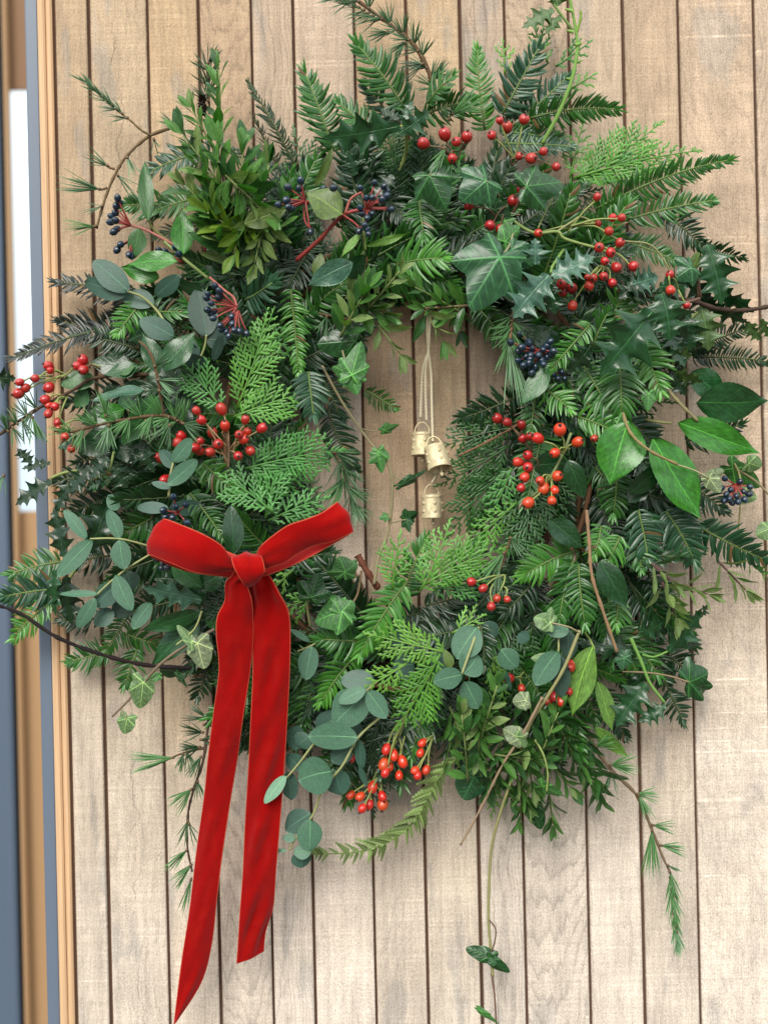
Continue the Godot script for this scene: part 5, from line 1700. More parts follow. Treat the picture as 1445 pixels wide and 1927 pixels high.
	stalk(o, [684, 410, 0.1, 685, 440, 0.1, 688, 470, 0.095], 0.001, 0.001)
	o = broad("glossy dark leaf shining white above the inner edge, below the curled leaves", 660, 495, 0.09)
	leaf(o, "holly_sheen", 664, 494, 578, 538, 0.094, 0.092, 46, -12, "laurel")
	leaf(o, "oval_dark", 655, 522, 690, 480, 0.075, 0.075, 40, 30)
	leaf(o, "oval_olive", 595, 520, 605, 475, 0.08, 0.08, 24, 10)
	leaf(o, "oval_olive", 655, 560, 690, 470, 0.07, 0.07, 30, 40)

func gum(label: String, x: float, y: float, z: float) -> Node3D:
	return sprig("gum_sprig", label, "eucalyptus sprig", "blue-green gum sprigs in the wreath", x, y, z)

func place_gum() -> void:
	var pale := Color(0.28, 0.30, 0.12)
	var o := gum("gum sprig with broad dusky leaves on the upper outer side, above the black yew", 250, 552, 0.07)
	leaf(o, "gum_deep", 242, 548, 174, 490, 0.075, 0.07, 48, 0)
	leaf(o, "gum_deep", 238, 554, 158, 530, 0.07, 0.066, 42, -8)
	leaf(o, "gum_deep", 293, 558, 338, 518, 0.075, 0.075, 34, 25)
	leaf(o, "gum_deep", 292, 570, 230, 558, 0.065, 0.065, 40, 10)
	leaf(o, "gum_deep", 328, 634, 262, 602, 0.078, 0.078, 42, 0)
	stalk(o, [240, 548, 0.074, 270, 560, 0.07, 300, 590, 0.068, 326, 634, 0.072], 0.001, 0.0013, pale)
	o = gum("gum sprig with a broad dark leaf behind the berries on red stalks", 390, 640, 0.06)
	leaf(o, "gum_dark", 389, 634, 372, 540, 0.064, 0.06, 56, 0)
	leaf(o, "gum_dark", 388, 640, 428, 636, 0.062, 0.062, 40, 10)
	leaf(o, "gum_dark", 346, 676, 392, 684, 0.062, 0.064, 30, 30)
	leaf(o, "gum_dark", 402, 680, 418, 630, 0.075, 0.075, 22, 50)
	leaf(o, "gum_dark", 360, 640, 365, 690, 0.055, 0.055, 34, 10)
	stalk(o, [389, 630, 0.064, 385, 655, 0.06, 370, 690, 0.055], 0.001, 0.0012, pale)
	o = gum("gum sprig with pale narrow leaves in front of the hips with pink tips", 325, 900, 0.1)
	leaf(o, "gum", 326, 870, 361, 824, 0.104, 0.106, 30, 0)
	leaf(o, "gum", 316, 912, 372, 864, 0.106, 0.106, 32, 0)
	leaf(o, "gum_deep", 330, 880, 300, 846, 0.1, 0.1, 26, 10)
	leaf(o, "gum_deep", 322, 918, 285, 908, 0.1, 0.1, 16, 30)
	stalk(o, [330, 860, 0.1, 322, 890, 0.102, 318, 935, 0.095], 0.0009, 0.0011, pale)
	o = gum("many-leaved gum sprig beside the bow's outer loop, hanging over open boards", 280, 1028, 0.06)
	leaf(o, "gum", 174, 1016, 107, 1086, 0.07, 0.07, 36, 0)
	leaf(o, "gum", 164, 1014, 121, 958, 0.068, 0.064, 26, 20)
	leaf(o, "gum", 226, 1014, 204, 958, 0.07, 0.07, 28, 10)
	leaf(o, "gum", 226, 1016, 234, 1072, 0.072, 0.074, 38, 0)
	leaf(o, "gum", 218, 1082, 248, 1150, 0.072, 0.074, 36, 0)
	leaf(o, "gum", 184, 1118, 110, 1117, 0.068, 0.066, 18, 35)
	leaf(o, "gum", 180, 1126, 146, 1184, 0.068, 0.068, 28, 0)
	leaf(o, "gum_deep", 222, 1100, 180, 1142, 0.064, 0.064, 42, 10)
	leaf(o, "gum", 285, 1134, 250, 1184, 0.066, 0.068, 30, 0)
	leaf(o, "gum_deep", 215, 1150, 176, 1175, 0.055, 0.055, 36, 20)
	leaf(o, "gum_dark", 240, 1075, 250, 1110, 0.05, 0.05, 40, 0)
	leaf(o, "gum_dark", 218, 1130, 245, 1160, 0.05, 0.05, 40, 0)
	leaf(o, "gum", 222, 960, 205, 930, 0.06, 0.06, 26, 20)
	stalk(o, [282, 1028, 0.06, 226, 1014, 0.07, 170, 1014, 0.068], 0.001, 0.0008, pale)
	stalk(o, [285, 1042, 0.06, 240, 1070, 0.068, 205, 1098, 0.068, 180, 1122, 0.066], 0.001, 0.0008, pale)
	o = gum("two level gum leaves just above the bow's outer loop", 330, 955, 0.06)
	leaf(o, "gum_deep", 318, 956, 256, 955, 0.064, 0.06, 24, 15)
	leaf(o, "gum_deep", 322, 960, 380, 950, 0.066, 0.066, 32, 15)

	o = gum("gum leaf pair hanging close beside the broad velvet tail", 588, 1212, 0.075)
	leaf(o, "gum", 588, 1216, 575, 1280, 0.08, 0.082, 38, 0)
	leaf(o, "gum", 584, 1208, 546, 1184, 0.078, 0.08, 12, 20)
	stalk(o, [600, 1203, 0.074, 588, 1214, 0.078, 560, 1226, 0.07], 0.0009, 0.0009, pale)

	o = gum("largest gum sprig, a hanging chain of round leaves beside the velvet tail", 700, 1300, 0.08)
	leaf(o, "gum", 692, 1304, 628, 1364, 0.088, 0.088, 70, 0)
	leaf(o, "gum", 691, 1300, 728, 1352, 0.092, 0.094, 38, 0)
	leaf(o, "gum", 688, 1296, 636, 1322, 0.094, 0.094, 32, 20)
	leaf(o, "gum_deep", 705, 1282, 640, 1280, 0.078, 0.076, 44, 10)
	leaf(o, "gum", 673, 1388, 579, 1386, 0.09, 0.086, 54, 0)
	leaf(o, "gum_deep", 574, 1392, 538, 1384, 0.07, 0.07, 46, 0)
	leaf(o, "gum_deep", 582, 1384, 560, 1404, 0.075, 0.075, 40, 10)
	leaf(o, "gum", 626, 1452, 561, 1470, 0.088, 0.086, 74, 0)
	leaf(o, "gum_deep", 630, 1448, 644, 1496, 0.076, 0.074, 50, 0)
	leaf(o, "gum_deep", 662, 1410, 622, 1432, 0.074, 0.074, 40, 10)
	leaf(o, "gum_deep", 676, 1390, 680, 1448, 0.084, 0.08, 26, 40)
	leaf(o, "gum_deep", 676, 1440, 690, 1480, 0.08, 0.078, 16, 40)
	leaf(o, "gum_deep", 568, 1448, 540, 1420, 0.074, 0.074, 34, 0)
	leaf(o, "gum_deep", 542, 1452, 550, 1506, 0.07, 0.07, 34, 0)
	leaf(o, "gum_pale", 538, 1460, 497, 1512, 0.085, 0.09, 26, 25)
	leaf(o, "gum_deep", 585, 1530, 537, 1564, 0.066, 0.066, 44, 0)
	leaf(o, "gum", 584, 1542, 582, 1602, 0.072, 0.072, 48, 0)
	leaf(o, "gum", 556, 1578, 533, 1576, 0.07, 0.07, 18, 20)
	leaf(o, "gum", 586, 1602, 552, 1604, 0.07, 0.07, 30, 30)
	leaf(o, "gum_deep", 566, 1600, 568, 1634, 0.064, 0.064, 38, 0)
	leaf(o, "gum_pale", 540, 1600, 514, 1602, 0.066, 0.066, 8, 40)
	leaf(o, "gum_deep", 600, 1380, 640, 1340, 0.06, 0.06, 50, 10)
	leaf(o, "gum_dark", 630, 1345, 680, 1390, 0.05, 0.05, 50, 10)
	stalk(o, [710, 1282, 0.08, 690, 1300, 0.086, 640, 1345, 0.082, 600, 1388, 0.078, 560, 1440, 0.074, 538, 1465, 0.075], 0.0012, 0.0009, pale)
	stalk(o, [715, 1350, 0.07, 674, 1388, 0.082, 645, 1440, 0.082, 608, 1485, 0.076, 588, 1535, 0.07, 556, 1578, 0.068, 545, 1600, 0.066], 0.0012, 0.0008, pale)

	o = gum("blue-green gum leaves overlapping under the dark thin yew at the foot", 888, 1214, 0.095)
	leaf(o, "gum", 898, 1180, 858, 1240, 0.094, 0.096, 58, 0)
	leaf(o, "gum", 870, 1270, 815, 1284, 0.102, 0.102, 42, 0)
	leaf(o, "gum", 872, 1268, 900, 1232, 0.096, 0.094, 52, 0)
	leaf(o, "gum", 874, 1282, 900, 1334, 0.092, 0.09, 44, 0)
	leaf(o, "gum_deep", 845, 1228, 810, 1250, 0.08, 0.08, 44, 0)
	leaf(o, "gum_deep", 780, 1250, 740, 1260, 0.07, 0.07, 50, 0)
	leaf(o, "gum_deep", 770, 1190, 730, 1210, 0.06, 0.06, 40, 0)
	leaf(o, "oval_olive", 848, 1258, 838, 1222, 0.1, 0.1, 22, 20)
	stalk(o, [900, 1180, 0.09, 886, 1220, 0.098, 868, 1270, 0.1], 0.0011, 0.001, pale)
	o = gum("gum leaves right of the overlapping ones, one turned edge-on", 960, 1220, 0.08)
	leaf(o, "gum", 942, 1222, 972, 1258, 0.086, 0.086, 42, 0)
	leaf(o, "gum_deep", 952, 1262, 960, 1300, 0.084, 0.084, 14, 50)
	leaf(o, "gum_deep", 975, 1192, 995, 1206, 0.08, 0.08, 26, 0)
	leaf(o, "gum_deep", 912, 1170, 932, 1200, 0.07, 0.07, 34, 0)
	o = gum("gum leaves beside the long bare brown stem, two hanging side by side", 1055, 1220, 0.08)
	leaf(o, "gum", 1050, 1226, 1006, 1290, 0.09, 0.09, 46, 10)
	leaf(o, "gum_dark", 1054, 1234, 1056, 1314, 0.082, 0.08, 38, 10)
	leaf(o, "gum_dark", 1068, 1186, 1072, 1240, 0.075, 0.075, 34, 10)
	leaf(o, "gum", 1070, 1184, 1028, 1190, 0.088, 0.09, 28, 10)
	stalk(o, [1050, 1195, 0.085, 1050, 1226, 0.086, 1040, 1250, 0.082], 0.0009, 0.0009, pale)

func ivy_sprig(label: String, x: float, y: float, z: float) -> Node3D:
	return sprig("ivy_sprig", label, "ivy sprig", "ivy sprigs in the wreath", x, y, z)

func place_ivy() -> void:
	var vine := Color(0.20, 0.19, 0.10)
	var o := ivy_sprig("dark ivy leaf with a brown blotch, hanging under the first hips at the top", 815, 318, 0.09)
	ivy(o, "ivy", 808, 330, 838, 392, 0.094, 0.096, 104, 0)
	stalk(o, [808, 330, 0.094, 822, 312, 0.09, 830, 290, 0.08], 0.001, 0.001, vine)
	o = ivy_sprig("ivy leaf with pale veins between the blotched leaf and the row of hips", 918, 340, 0.095)
	ivy(o, "ivy_sheen", 915, 341, 868, 380, 0.1, 0.1, 104, 0)
	stalk(o, [915, 341, 0.1, 928, 352, 0.095, 940, 370, 0.085], 0.001, 0.001, vine)
	o = ivy_sprig("ivy leaf with one lobe shining white, right under the row of three hips", 986, 352, 0.095)
	ivy(o, "ivy", 990, 351, 1062, 340, 0.1, 0.098, 100, 0)
	stalk(o, [986, 352, 0.1, 980, 372, 0.095, 965, 400, 0.085], 0.001, 0.001, Color(0.12, 0.05, 0.04))
	o = ivy_sprig("largest ivy leaf, blue-green with pale veins and a grey scar, pointing into the opening", 944, 484, 0.105)
	ivy(o, "ivy_sheen", 940, 484, 878, 584, 0.11, 0.112, 150, 0)
	ivy(o, "ivy_sheen", 962, 470, 1000, 500, 0.1, 0.1, 70, 20)
	ivy(o, "ivy_fresh", 950, 455, 982, 425, 0.09, 0.09, 60, 10)
	stalk(o, [944, 484, 0.108, 958, 462, 0.1, 965, 440, 0.09], 0.001, 0.001, vine)
	o = ivy_sprig("dark ivy leaves behind the hips between two ivy leaves at the top", 940, 400, 0.07)
	ivy(o, "ivy", 930, 395, 962, 430, 0.075, 0.075, 70, 10)
	ivy(o, "ivy_fresh", 950, 415, 930, 450, 0.075, 0.075, 50, 10)
	o = ivy_sprig("bright-veined ivy leaf hanging at the inner edge over a large dark one", 662, 706, 0.08)
	ivy(o, "ivy_fresh", 662, 706, 680, 642, 0.09, 0.09, 66, 0)
	ivy(o, "ivy_fresh", 662, 708, 672, 742, 0.088, 0.09, 52, 0)
	ivy(o, "ivy_fresh", 658, 704, 624, 688, 0.088, 0.09, 50, 0)
	ivy(o, "ivy", 668, 642, 590, 648, 0.07, 0.07, 86, 0, "ivy_plain")
	stalk(o, [662, 706, 0.085, 650, 680, 0.075, 640, 640, 0.06], 0.001, 0.001, vine)

	o = ivy_sprig("thin ivy trail crossing the opening from the inner side down to the foot", 608, 690, 0.05)
	stalk(o, [606, 688, 0.05, 643, 755, 0.045, 685, 817, 0.045, 709, 848, 0.046, 730, 872, 0.046, 738, 903, 0.045, 737, 950, 0.042, 733, 985, 0.04, 726, 1014, 0.04, 712, 1050, 0.042, 704, 1100, 0.05], 0.0013, 0.0017, Color(0.22, 0.19, 0.10))
	stalk(o, [678, 806, 0.046, 700, 811, 0.048, 722, 808, 0.05], 0.0006, 0.0006, vine)
	ivy(o, "ivy_fresh", 722, 810, 751, 800, 0.05, 0.05, 26, 20)
	ivy(o, "ivy_fresh", 712, 850, 718, 890, 0.05, 0.05, 40, 15)
	ivy(o, "ivy_fresh", 712, 856, 692, 872, 0.05, 0.05, 30, 15)
	stalk(o, [735, 890, 0.046, 748, 900, 0.046, 760, 907, 0.046], 0.0006, 0.0006, vine)
	ivy(o, "ivy", 756, 912, 806, 886, 0.046, 0.05, 22, 35)
	ivy(o, "ivy", 764, 977, 786, 964, 0.044, 0.046, 38, 15)
	ivy(o, "ivy", 764, 978, 770, 1004, 0.044, 0.046, 24, 15)
	ivy(o, "ivy_fresh", 728, 972, 713, 976, 0.044, 0.044, 22, 10)
	stalk(o, [735, 985, 0.042, 750, 980, 0.044, 764, 978, 0.044], 0.0006, 0.0006, vine)
	stalk(o, [735, 975, 0.042, 728, 974, 0.044], 0.0006, 0.0006, vine)

	o = ivy_sprig("fresh ivy leaf standing right of the bow's inner loop", 652, 1078, 0.075)
	ivy(o, "ivy_fresh", 650, 1076, 638, 1048, 0.08, 0.082, 70, 10)
	ivy(o, "ivy_fresh", 648, 1078, 672, 1060, 0.08, 0.08, 44, 10)
	o = ivy_sprig("dark shiny ivy leaf between the bow's tail and the curled ivy leaf", 586, 1112, 0.085)
	ivy(o, "ivy", 585, 1124, 600, 1080, 0.088, 0.09, 66, 0, "ivy_young")
	stalk(o, [585, 1124, 0.086, 578, 1140, 0.08, 584, 1180, 0.07], 0.0011, 0.0012, Color(0.24, 0.24, 0.10))
	o = ivy_sprig("curled matt ivy leaf with a dark spot, below the dark shiny one", 650, 1160, 0.085)
	ivy(o, "ivy_fresh", 644, 1150, 592, 1166, 0.09, 0.088, 94, 10)
	ivy(o, "ivy_fresh", 640, 1155, 664, 1130, 0.09, 0.09, 66, 10)
	ivy(o, "ivy_sheen", 625, 1200, 590, 1214, 0.07, 0.07, 70, 0)
	stalk(o, [648, 1155, 0.088, 672, 1120, 0.075, 680, 1075, 0.055], 0.001, 0.0012, Color(0.16, 0.10, 0.05))

	o = ivy_sprig("pale mint ivy trail hanging under the black twig beside the velvet tail", 402, 1186, 0.07)
	stalk(o, [404, 1184, 0.07, 345, 1218, 0.072, 300, 1252, 0.068, 262, 1296, 0.06, 238, 1322, 0.056, 212, 1348, 0.052], 0.0016, 0.001, Color(0.16, 0.12, 0.075))
	ivy(o, "ivy_pale", 372, 1210, 384, 1264, 0.08, 0.08, 70, 0)
	ivy(o, "ivy_mint", 362, 1210, 334, 1174, 0.08, 0.08, 30, 30)
	ivy(o, "ivy_mint", 270, 1284, 264, 1338, 0.064, 0.06, 62, 0, "ivy_plain")
	ivy(o, "ivy_mint", 240, 1352, 232, 1384, 0.056, 0.054, 48, 10)
	stalk(o, [355, 1212, 0.074, 370, 1212, 0.078], 0.0008, 0.0007, Color(0.15, 0.10, 0.06))
	stalk(o, [228, 1334, 0.054, 234, 1346, 0.056, 240, 1352, 0.056], 0.0007, 0.0006, vine)
	stalk(o, [380, 1150, 0.075, 366, 1184, 0.078, 332, 1214, 0.076], 0.0009, 0.0008, Color(0.30, 0.32, 0.12))
	ivy(o, "ivy_fresh", 300, 1272, 278, 1276, 0.062, 0.062, 22, 20)
	o = ivy_sprig("twisted dark ivy leaf hanging under the black twig's end", 338, 1270, 0.045)
	ivy(o, "ivy", 334, 1270, 352, 1296, 0.048, 0.048, 22, 45)
	o = ivy_sprig("dark green lone ivy leaf on a thin stalk at the lower outer edge", 1291, 1284, 0.05)
	ivy(o, "ivy", 1296, 1284, 1338, 1268, 0.054, 0.052, 96, 10)
	ivy(o, "ivy", 1318, 1290, 1342, 1292, 0.045, 0.045, 40, 30)
	stalk(o, [1170, 1264, 0.065, 1220, 1266, 0.062, 1262, 1273, 0.058, 1296, 1284, 0.054], 0.0008, 0.0008, Color(0.22, 0.16, 0.09))
	o = ivy_sprig("small blue-green ivy leaf at the end of the thin brown twig", 1172, 1236, 0.085)
	ivy(o, "ivy_sheen", 1174, 1238, 1172, 1262, 0.088, 0.088, 40, 0)
	ivy(o, "ivy_sheen", 1176, 1236, 1186, 1222, 0.088, 0.088, 26, 0)
	o = ivy_sprig("pale mint ivy leaf in front of the far berries on the outer side", 1330, 898, 0.09)
	ivy(o, "ivy_pale", 1334, 900, 1356, 930, 0.094, 0.094, 44, 10)
	ivy(o, "ivy_pale", 1336, 896, 1362, 888, 0.094, 0.094, 30, 10)
	stalk(o, [1272, 874, 0.095, 1305, 885, 0.095, 1334, 900, 0.094], 0.0009, 0.0008, Color(0.24, 0.24, 0.12))
	o = ivy_sprig("fresh ivy leaves around the far berries at the picture's edge", 1410, 880, 0.05)
	ivy(o, "ivy_mint", 1408, 872, 1432, 880, 0.056, 0.056, 48, 10)
	ivy(o, "ivy_fresh", 1378, 882, 1432, 920, 0.05, 0.048, 56, 20, "ivy_plain")
	ivy(o, "ivy_mint", 1392, 930, 1426, 938, 0.05, 0.05, 44, 10)
	stalk(o, [1380, 870, 0.05, 1392, 900, 0.056, 1392, 950, 0.056, 1388, 1000, 0.05], 0.001, 0.0009, Color(0.28, 0.26, 0.10))
	stalk(o, [1380, 880, 0.05, 1420, 905, 0.05, 1450, 935, 0.05], 0.0013, 0.0011, Color(0.20, 0.16, 0.08))
	o = ivy_sprig("pale ivy leaf at the picture's edge below the far berries", 1438, 1000, 0.045)
	ivy(o, "ivy_mint", 1448, 995, 1424, 1004, 0.048, 0.048, 46, 0, "ivy_plain")
	o = ivy_sprig("ivy leaf with a grey and yellow blotch, above the single bright hip", 1298, 506, 0.08)
	ivy(o, "ivy_sheen", 1300, 504, 1270, 524, 0.085, 0.085, 68, 0)
	ivy(o, "laurel_olive", 1304, 502, 1318, 476, 0.08, 0.08, 34, 20, "ivy_plain")
	stalk(o, [1300, 504, 0.083, 1312, 525, 0.078, 1318, 560, 0.07], 0.0009, 0.0009, Color(0.10, 0.05, 0.03))
	o = ivy_sprig("small dark ivy leaf among the yew above the big laurel leaf", 1218, 752, 0.085)
	ivy(o, "ivy_fresh", 1220, 740, 1218, 772, 0.088, 0.09, 34, 10)

	o = ivy_sprig("longest ivy trail, hanging straight down the lower boards to a lone leaf near the bottom", 1088, 1190, 0.09)
	stalk(o, [1090, 1186, 0.09, 1062, 1255, 0.09, 1030, 1310, 0.086, 996, 1365, 0.08, 968, 1450, 0.07, 940, 1533, 0.06, 926, 1588, 0.052, 921, 1640, 0.046, 919, 1724, 0.04, 923, 1790, 0.036, 927, 1838, 0.034], 0.0016, 0.0013, Color(0.25, 0.24, 0.10))
	stalk(o, [925, 1832, 0.034, 930, 1870, 0.033, 934, 1935, 0.032], 0.0011, 0.0009, Color(0.14, 0.08, 0.05))
	stalk(o, [919, 1730, 0.04, 932, 1748, 0.044, 930, 1775, 0.042, 922, 1795, 0.038], 0.0008, 0.0007, Color(0.12, 0.07, 0.045))
	stalk(o, [1006, 1392, 0.08, 1022, 1420, 0.084, 1030, 1455, 0.082, 1028, 1490, 0.078], 0.001, 0.0008, Color(0.22, 0.28, 0.08))
	ivy(o, "ivy", 922, 1800, 872, 1782, 0.042, 0.04, 42, 15, "ivy_plain")
	ivy(o, "ivy", 922, 1806, 957, 1832, 0.042, 0.04, 32, 15, "ivy_plain")
	ivy(o, "ivy_fresh", 903, 1902, 938, 1930, 0.036, 0.036, 18, 25)
	ivy(o, "ivy_pale", 990, 1318, 964, 1322, 0.09, 0.09, 46, 0)
	ivy(o, "ivy_pale", 984, 1328, 994, 1308, 0.09, 0.09, 26, 0)
	ivy(o, "ivy_pale", 978, 1390, 946, 1372, 0.086, 0.086, 50, 10)
	ivy(o, "ivy_mint", 970, 1385, 985, 1408, 0.086, 0.086, 36, 20)
	o = ivy_sprig("pale ivy leaf with its round neighbour beside the pair of yew sprigs with yellow stems", 1040, 1170, 0.09)
	ivy(o, "ivy_mint", 1036, 1172, 1006, 1160, 0.094, 0.094, 50, 10)
	ivy(o, "ivy_mint", 1032, 1178, 1040, 1142, 0.094, 0.094, 36, 20)
	stalk(o, [1092, 1192, 0.09, 1070, 1180, 0.095, 1036, 1172, 0.094], 0.0008, 0.0007, Color(0.26, 0.22, 0.12))
	ivy(o, "ivy_mint", 1040, 1240, 1002, 1236, 0.085, 0.085, 30, 20)
	o = ivy_sprig("wet-looking dark ivy leaf hanging at the foot beside the fern", 905, 1468, 0.06)
	ivy(o, "ivy_sheen", 892, 1462, 872, 1506, 0.064, 0.062, 84, 0, "ivy_plain")
	ivy(o, "ivy_fresh", 1020, 1480, 1058, 1500, 0.075, 0.075, 40, 30, "ivy_plain")
	ivy(o, "ivy", 1000, 1510, 1012, 1560, 0.05, 0.05, 50, 20, "ivy_plain")

func place_shoots() -> void:
	var red := Color(0.10, 0.028, 0.024)
	small_shoot("tallest leafy shoot, standing up at the top near the bare larch twig", 412, 275, 412, 132, 0.06, 0.06, 7, 44, "small", 0.30, 0.06)
	small_shoot("leafy shoot beside the small dark cone, leaning outwards", 412, 300, 362, 205, 0.065, 0.07, 6, 46, "small", 0.32)
	small_shoot("bright leafy shoot on a long dark red stem, below the tallest shoot", 446, 520, 408, 268, 0.05, 0.085, 10, 54, "small", 0.34, 0.03, red)
	small_shoot("leafy shoot with big bright leaves in front of the comb-like yew", 425, 420, 372, 300, 0.07, 0.08, 6, 54, "small", 0.36)
	small_shoot("leafy shoot leaning towards the berries, broad pale leaves", 470, 500, 506, 310, 0.06, 0.08, 9, 50, "small", 0.34)
	small_shoot("lime-tinted leafy shoot hanging below the bright one", 470, 400, 440, 478, 0.08, 0.08, 5, 48, "small_lime", 0.34)
	small_shoot("pale leafy shoot hanging below the lime-tinted one", 500, 410, 480, 495, 0.08, 0.085, 5, 50, "small_pale", 0.32)
	small_shoot("darker leafy shoot between the pale ones and the olive leaf", 515, 470, 535, 370, 0.065, 0.07, 6, 46, "small", 0.32)
	small_shoot("leafy shoot facing forward on the inner edge, leaves spread like a wheel", 640, 635, 690, 545, 0.075, 0.095, 6, 52, "small", 0.30)
	small_shoot("yellow-tipped leafy shoot above the gold thread", 690, 585, 752, 510, 0.08, 0.095, 6, 40, "small_pale", 0.26)
	small_shoot("leafy shoot pointing level over the gold thread", 870, 590, 780, 540, 0.07, 0.08, 5, 46, "small", 0.30)
	small_shoot("leafy shoot hanging in front of the gold thread with one long pale leaf", 880, 575, 800, 580, 0.075, 0.085, 4, 44, "small", 0.28, 0.0, Color(0.20, 0.15, 0.07))
	small_shoot("drooping leafy shoot at the top of the opening", 800, 585, 832, 640, 0.085, 0.085, 2, 50, "small_pale", 0.30)
	small_shoot("drooping leafy shoot left of the gold thread, hanging into the opening", 712, 612, 752, 665, 0.08, 0.08, 2, 46, "small_pale", 0.26)
	small_shoot("leafy shoot hanging at the opening's upper corner beneath the largest ivy leaf", 862, 545, 868, 620, 0.06, 0.06, 4, 42, "small_deep", 0.28)
	small_shoot("leafy shoot low in the middle of the foot, upright", 880, 1470, 868, 1345, 0.07, 0.085, 7, 46, "small", 0.32)
	small_shoot("leafy shoot hanging in the foot under the blue-green gum leaves", 900, 1310, 900, 1420, 0.075, 0.08, 6, 46, "small", 0.28)
	small_shoot("leafy shoot drooping beside the longest ivy trail", 945, 1380, 920, 1480, 0.065, 0.06, 6, 46, "small_deep", 0.32)
	small_shoot("leafy shoot hanging at the foot under the pale ivy leaves", 980, 1380, 1002, 1480, 0.07, 0.065, 7, 46, "small", 0.32)
	small_shoot("lowest leafy shoot of the foot, ending in open boards", 985, 1460, 978, 1545, 0.055, 0.05, 6, 40, "small", 0.30)
	small_shoot("leafy shoot slanting out low at the foot towards the larch twig", 1005, 1400, 1070, 1478, 0.06, 0.055, 7, 48, "small", 0.30)
	small_shoot("leafy shoot beside the larch twig at the foot, slim leaves", 1040, 1340, 1085, 1440, 0.055, 0.05, 7, 46, "small_deep", 0.26)
	small_shoot("slim-leaved shoot hanging below the larch twig over open boards", 1115, 1440, 1128, 1500, 0.045, 0.042, 4, 48, "small_deep", 0.28)
	small_shoot("leafy shoot low at the foot right of the wet-looking ivy leaf", 930, 1440, 960, 1500, 0.055, 0.055, 5, 44, "small", 0.32)
	small_shoot("small leafy shoot tucked under the pale green crinkled leaf", 1010, 1330, 1050, 1400, 0.05, 0.05, 6, 42, "small", 0.30)
	small_shoot("leafy shoot at the foot between lime cypress and gum leaves", 860, 1340, 842, 1420, 0.055, 0.055, 5, 42, "small", 0.28)
	small_shoot("bright leafy shoot filling the foot beside the pale ivy, leaves upright", 900, 1400, 935, 1290, 0.075, 0.085, 7, 44, "small", 0.32)
	small_shoot("bright leafy shoot in the foot just below the dark hips", 1010, 1440, 1050, 1340, 0.07, 0.075, 7, 44, "small", 0.32)
	small_shoot("light green leafy shoot low at the foot, pointing down between ivy trail and bare stem", 950, 1400, 990, 1510, 0.06, 0.055, 7, 46, "small", 0.32)
	small_shoot("light green leafy shoot at the foot beside the larch twig's bark", 1060, 1390, 1110, 1470, 0.055, 0.05, 6, 46, "small", 0.32)
	small_shoot("leafy shoot spreading level at the foot under the pale ivy leaf with two lobes", 930, 1420, 1010, 1430, 0.075, 0.075, 6, 44, "small", 0.32)
	small_shoot("leafy shoot at the foot below the hanging cypress, pale leaves", 845, 1330, 900, 1440, 0.06, 0.06, 6, 44, "small_pale", 0.32)
	small_shoot("leafy shoot hanging at the lower rim of the foot, bright tip", 1030, 1470, 1040, 1550, 0.05, 0.045, 5, 42, "small", 0.32)
	small_shoot("deep green leafy shoot in the foot's shade behind the ivy trail", 980, 1300, 960, 1400, 0.045, 0.045, 7, 44, "small_deep", 0.32)
	small_shoot("leafy shoot in the shade right of the dark hips at the foot", 1075, 1330, 1110, 1420, 0.045, 0.045, 6, 46, "small_deep", 0.32)
	small_shoot("yellowish leafy shoot leaning over the berries at the upper side", 455, 440, 390, 400, 0.075, 0.085, 5, 50, "small_lime", 0.32)
	small_shoot("wide-leaved bright shoot above the big gum leaves, in front of dark yew", 430, 480, 395, 395, 0.07, 0.08, 5, 56, "small", 0.32)
	small_shoot("bushy leafy shoot leaning out over the comb-like yew, broad bright leaves", 440, 380, 345, 255, 0.075, 0.085, 6, 58, "small", 0.35)
	small_shoot("leafy shoot crossing in front of the bright dark-stemmed one, towards the olive leaf", 425, 330, 500, 400, 0.085, 0.09, 5, 56, "small", 0.35)
	small_shoot("leafy shoot fanning up between the tallest shoot and the curly dark yew", 450, 400, 458, 275, 0.075, 0.08, 6, 54, "small", 0.35)
	small_shoot("leafy shoot leaning low over the lance-shaped leaf", 430, 430, 350, 350, 0.07, 0.08, 5, 56, "small_pale", 0.35)
	small_shoot("deep green leafy shoot under the bushy one at the upper side", 420, 440, 470, 330, 0.06, 0.065, 6, 54, "small_deep", 0.35)
	small_shoot("leafy shoot on the inner edge beneath the large berry cluster", 650, 560, 720, 590, 0.075, 0.08, 5, 50, "small", 0.35)
	var dusk := Color(0.11, 0.05, 0.05)
	small_shoot("pale variegated shoot pointing out under the blue-green yew, pinkish tips", 1225, 1060, 1270, 1100, 0.075, 0.075, 4, 44, "small_pale", 0.22, 0.0, dusk)
	small_shoot("pale variegated shoot hanging towards the holly, oval leaves", 1245, 1095, 1270, 1160, 0.072, 0.07, 4, 48, "small_pale", 0.30, 0.0, dusk)
	small_shoot("slender variegated shoot reaching out beyond the yew over open boards", 1350, 1055, 1402, 1110, 0.05, 0.045, 4, 44, "small_pale", 0.20, 0.0, dusk)
	small_shoot("grey-green slim shoot between the variegated ones", 1285, 1100, 1330, 1118, 0.06, 0.058, 3, 42, "small_pale", 0.22, 0.0, dusk)
	small_shoot("leafy tip in the gap at the picture's edge under the pale ivy leaf", 1405, 1050, 1440, 1085, 0.04, 0.04, 3, 26, "small_pale", 0.26)

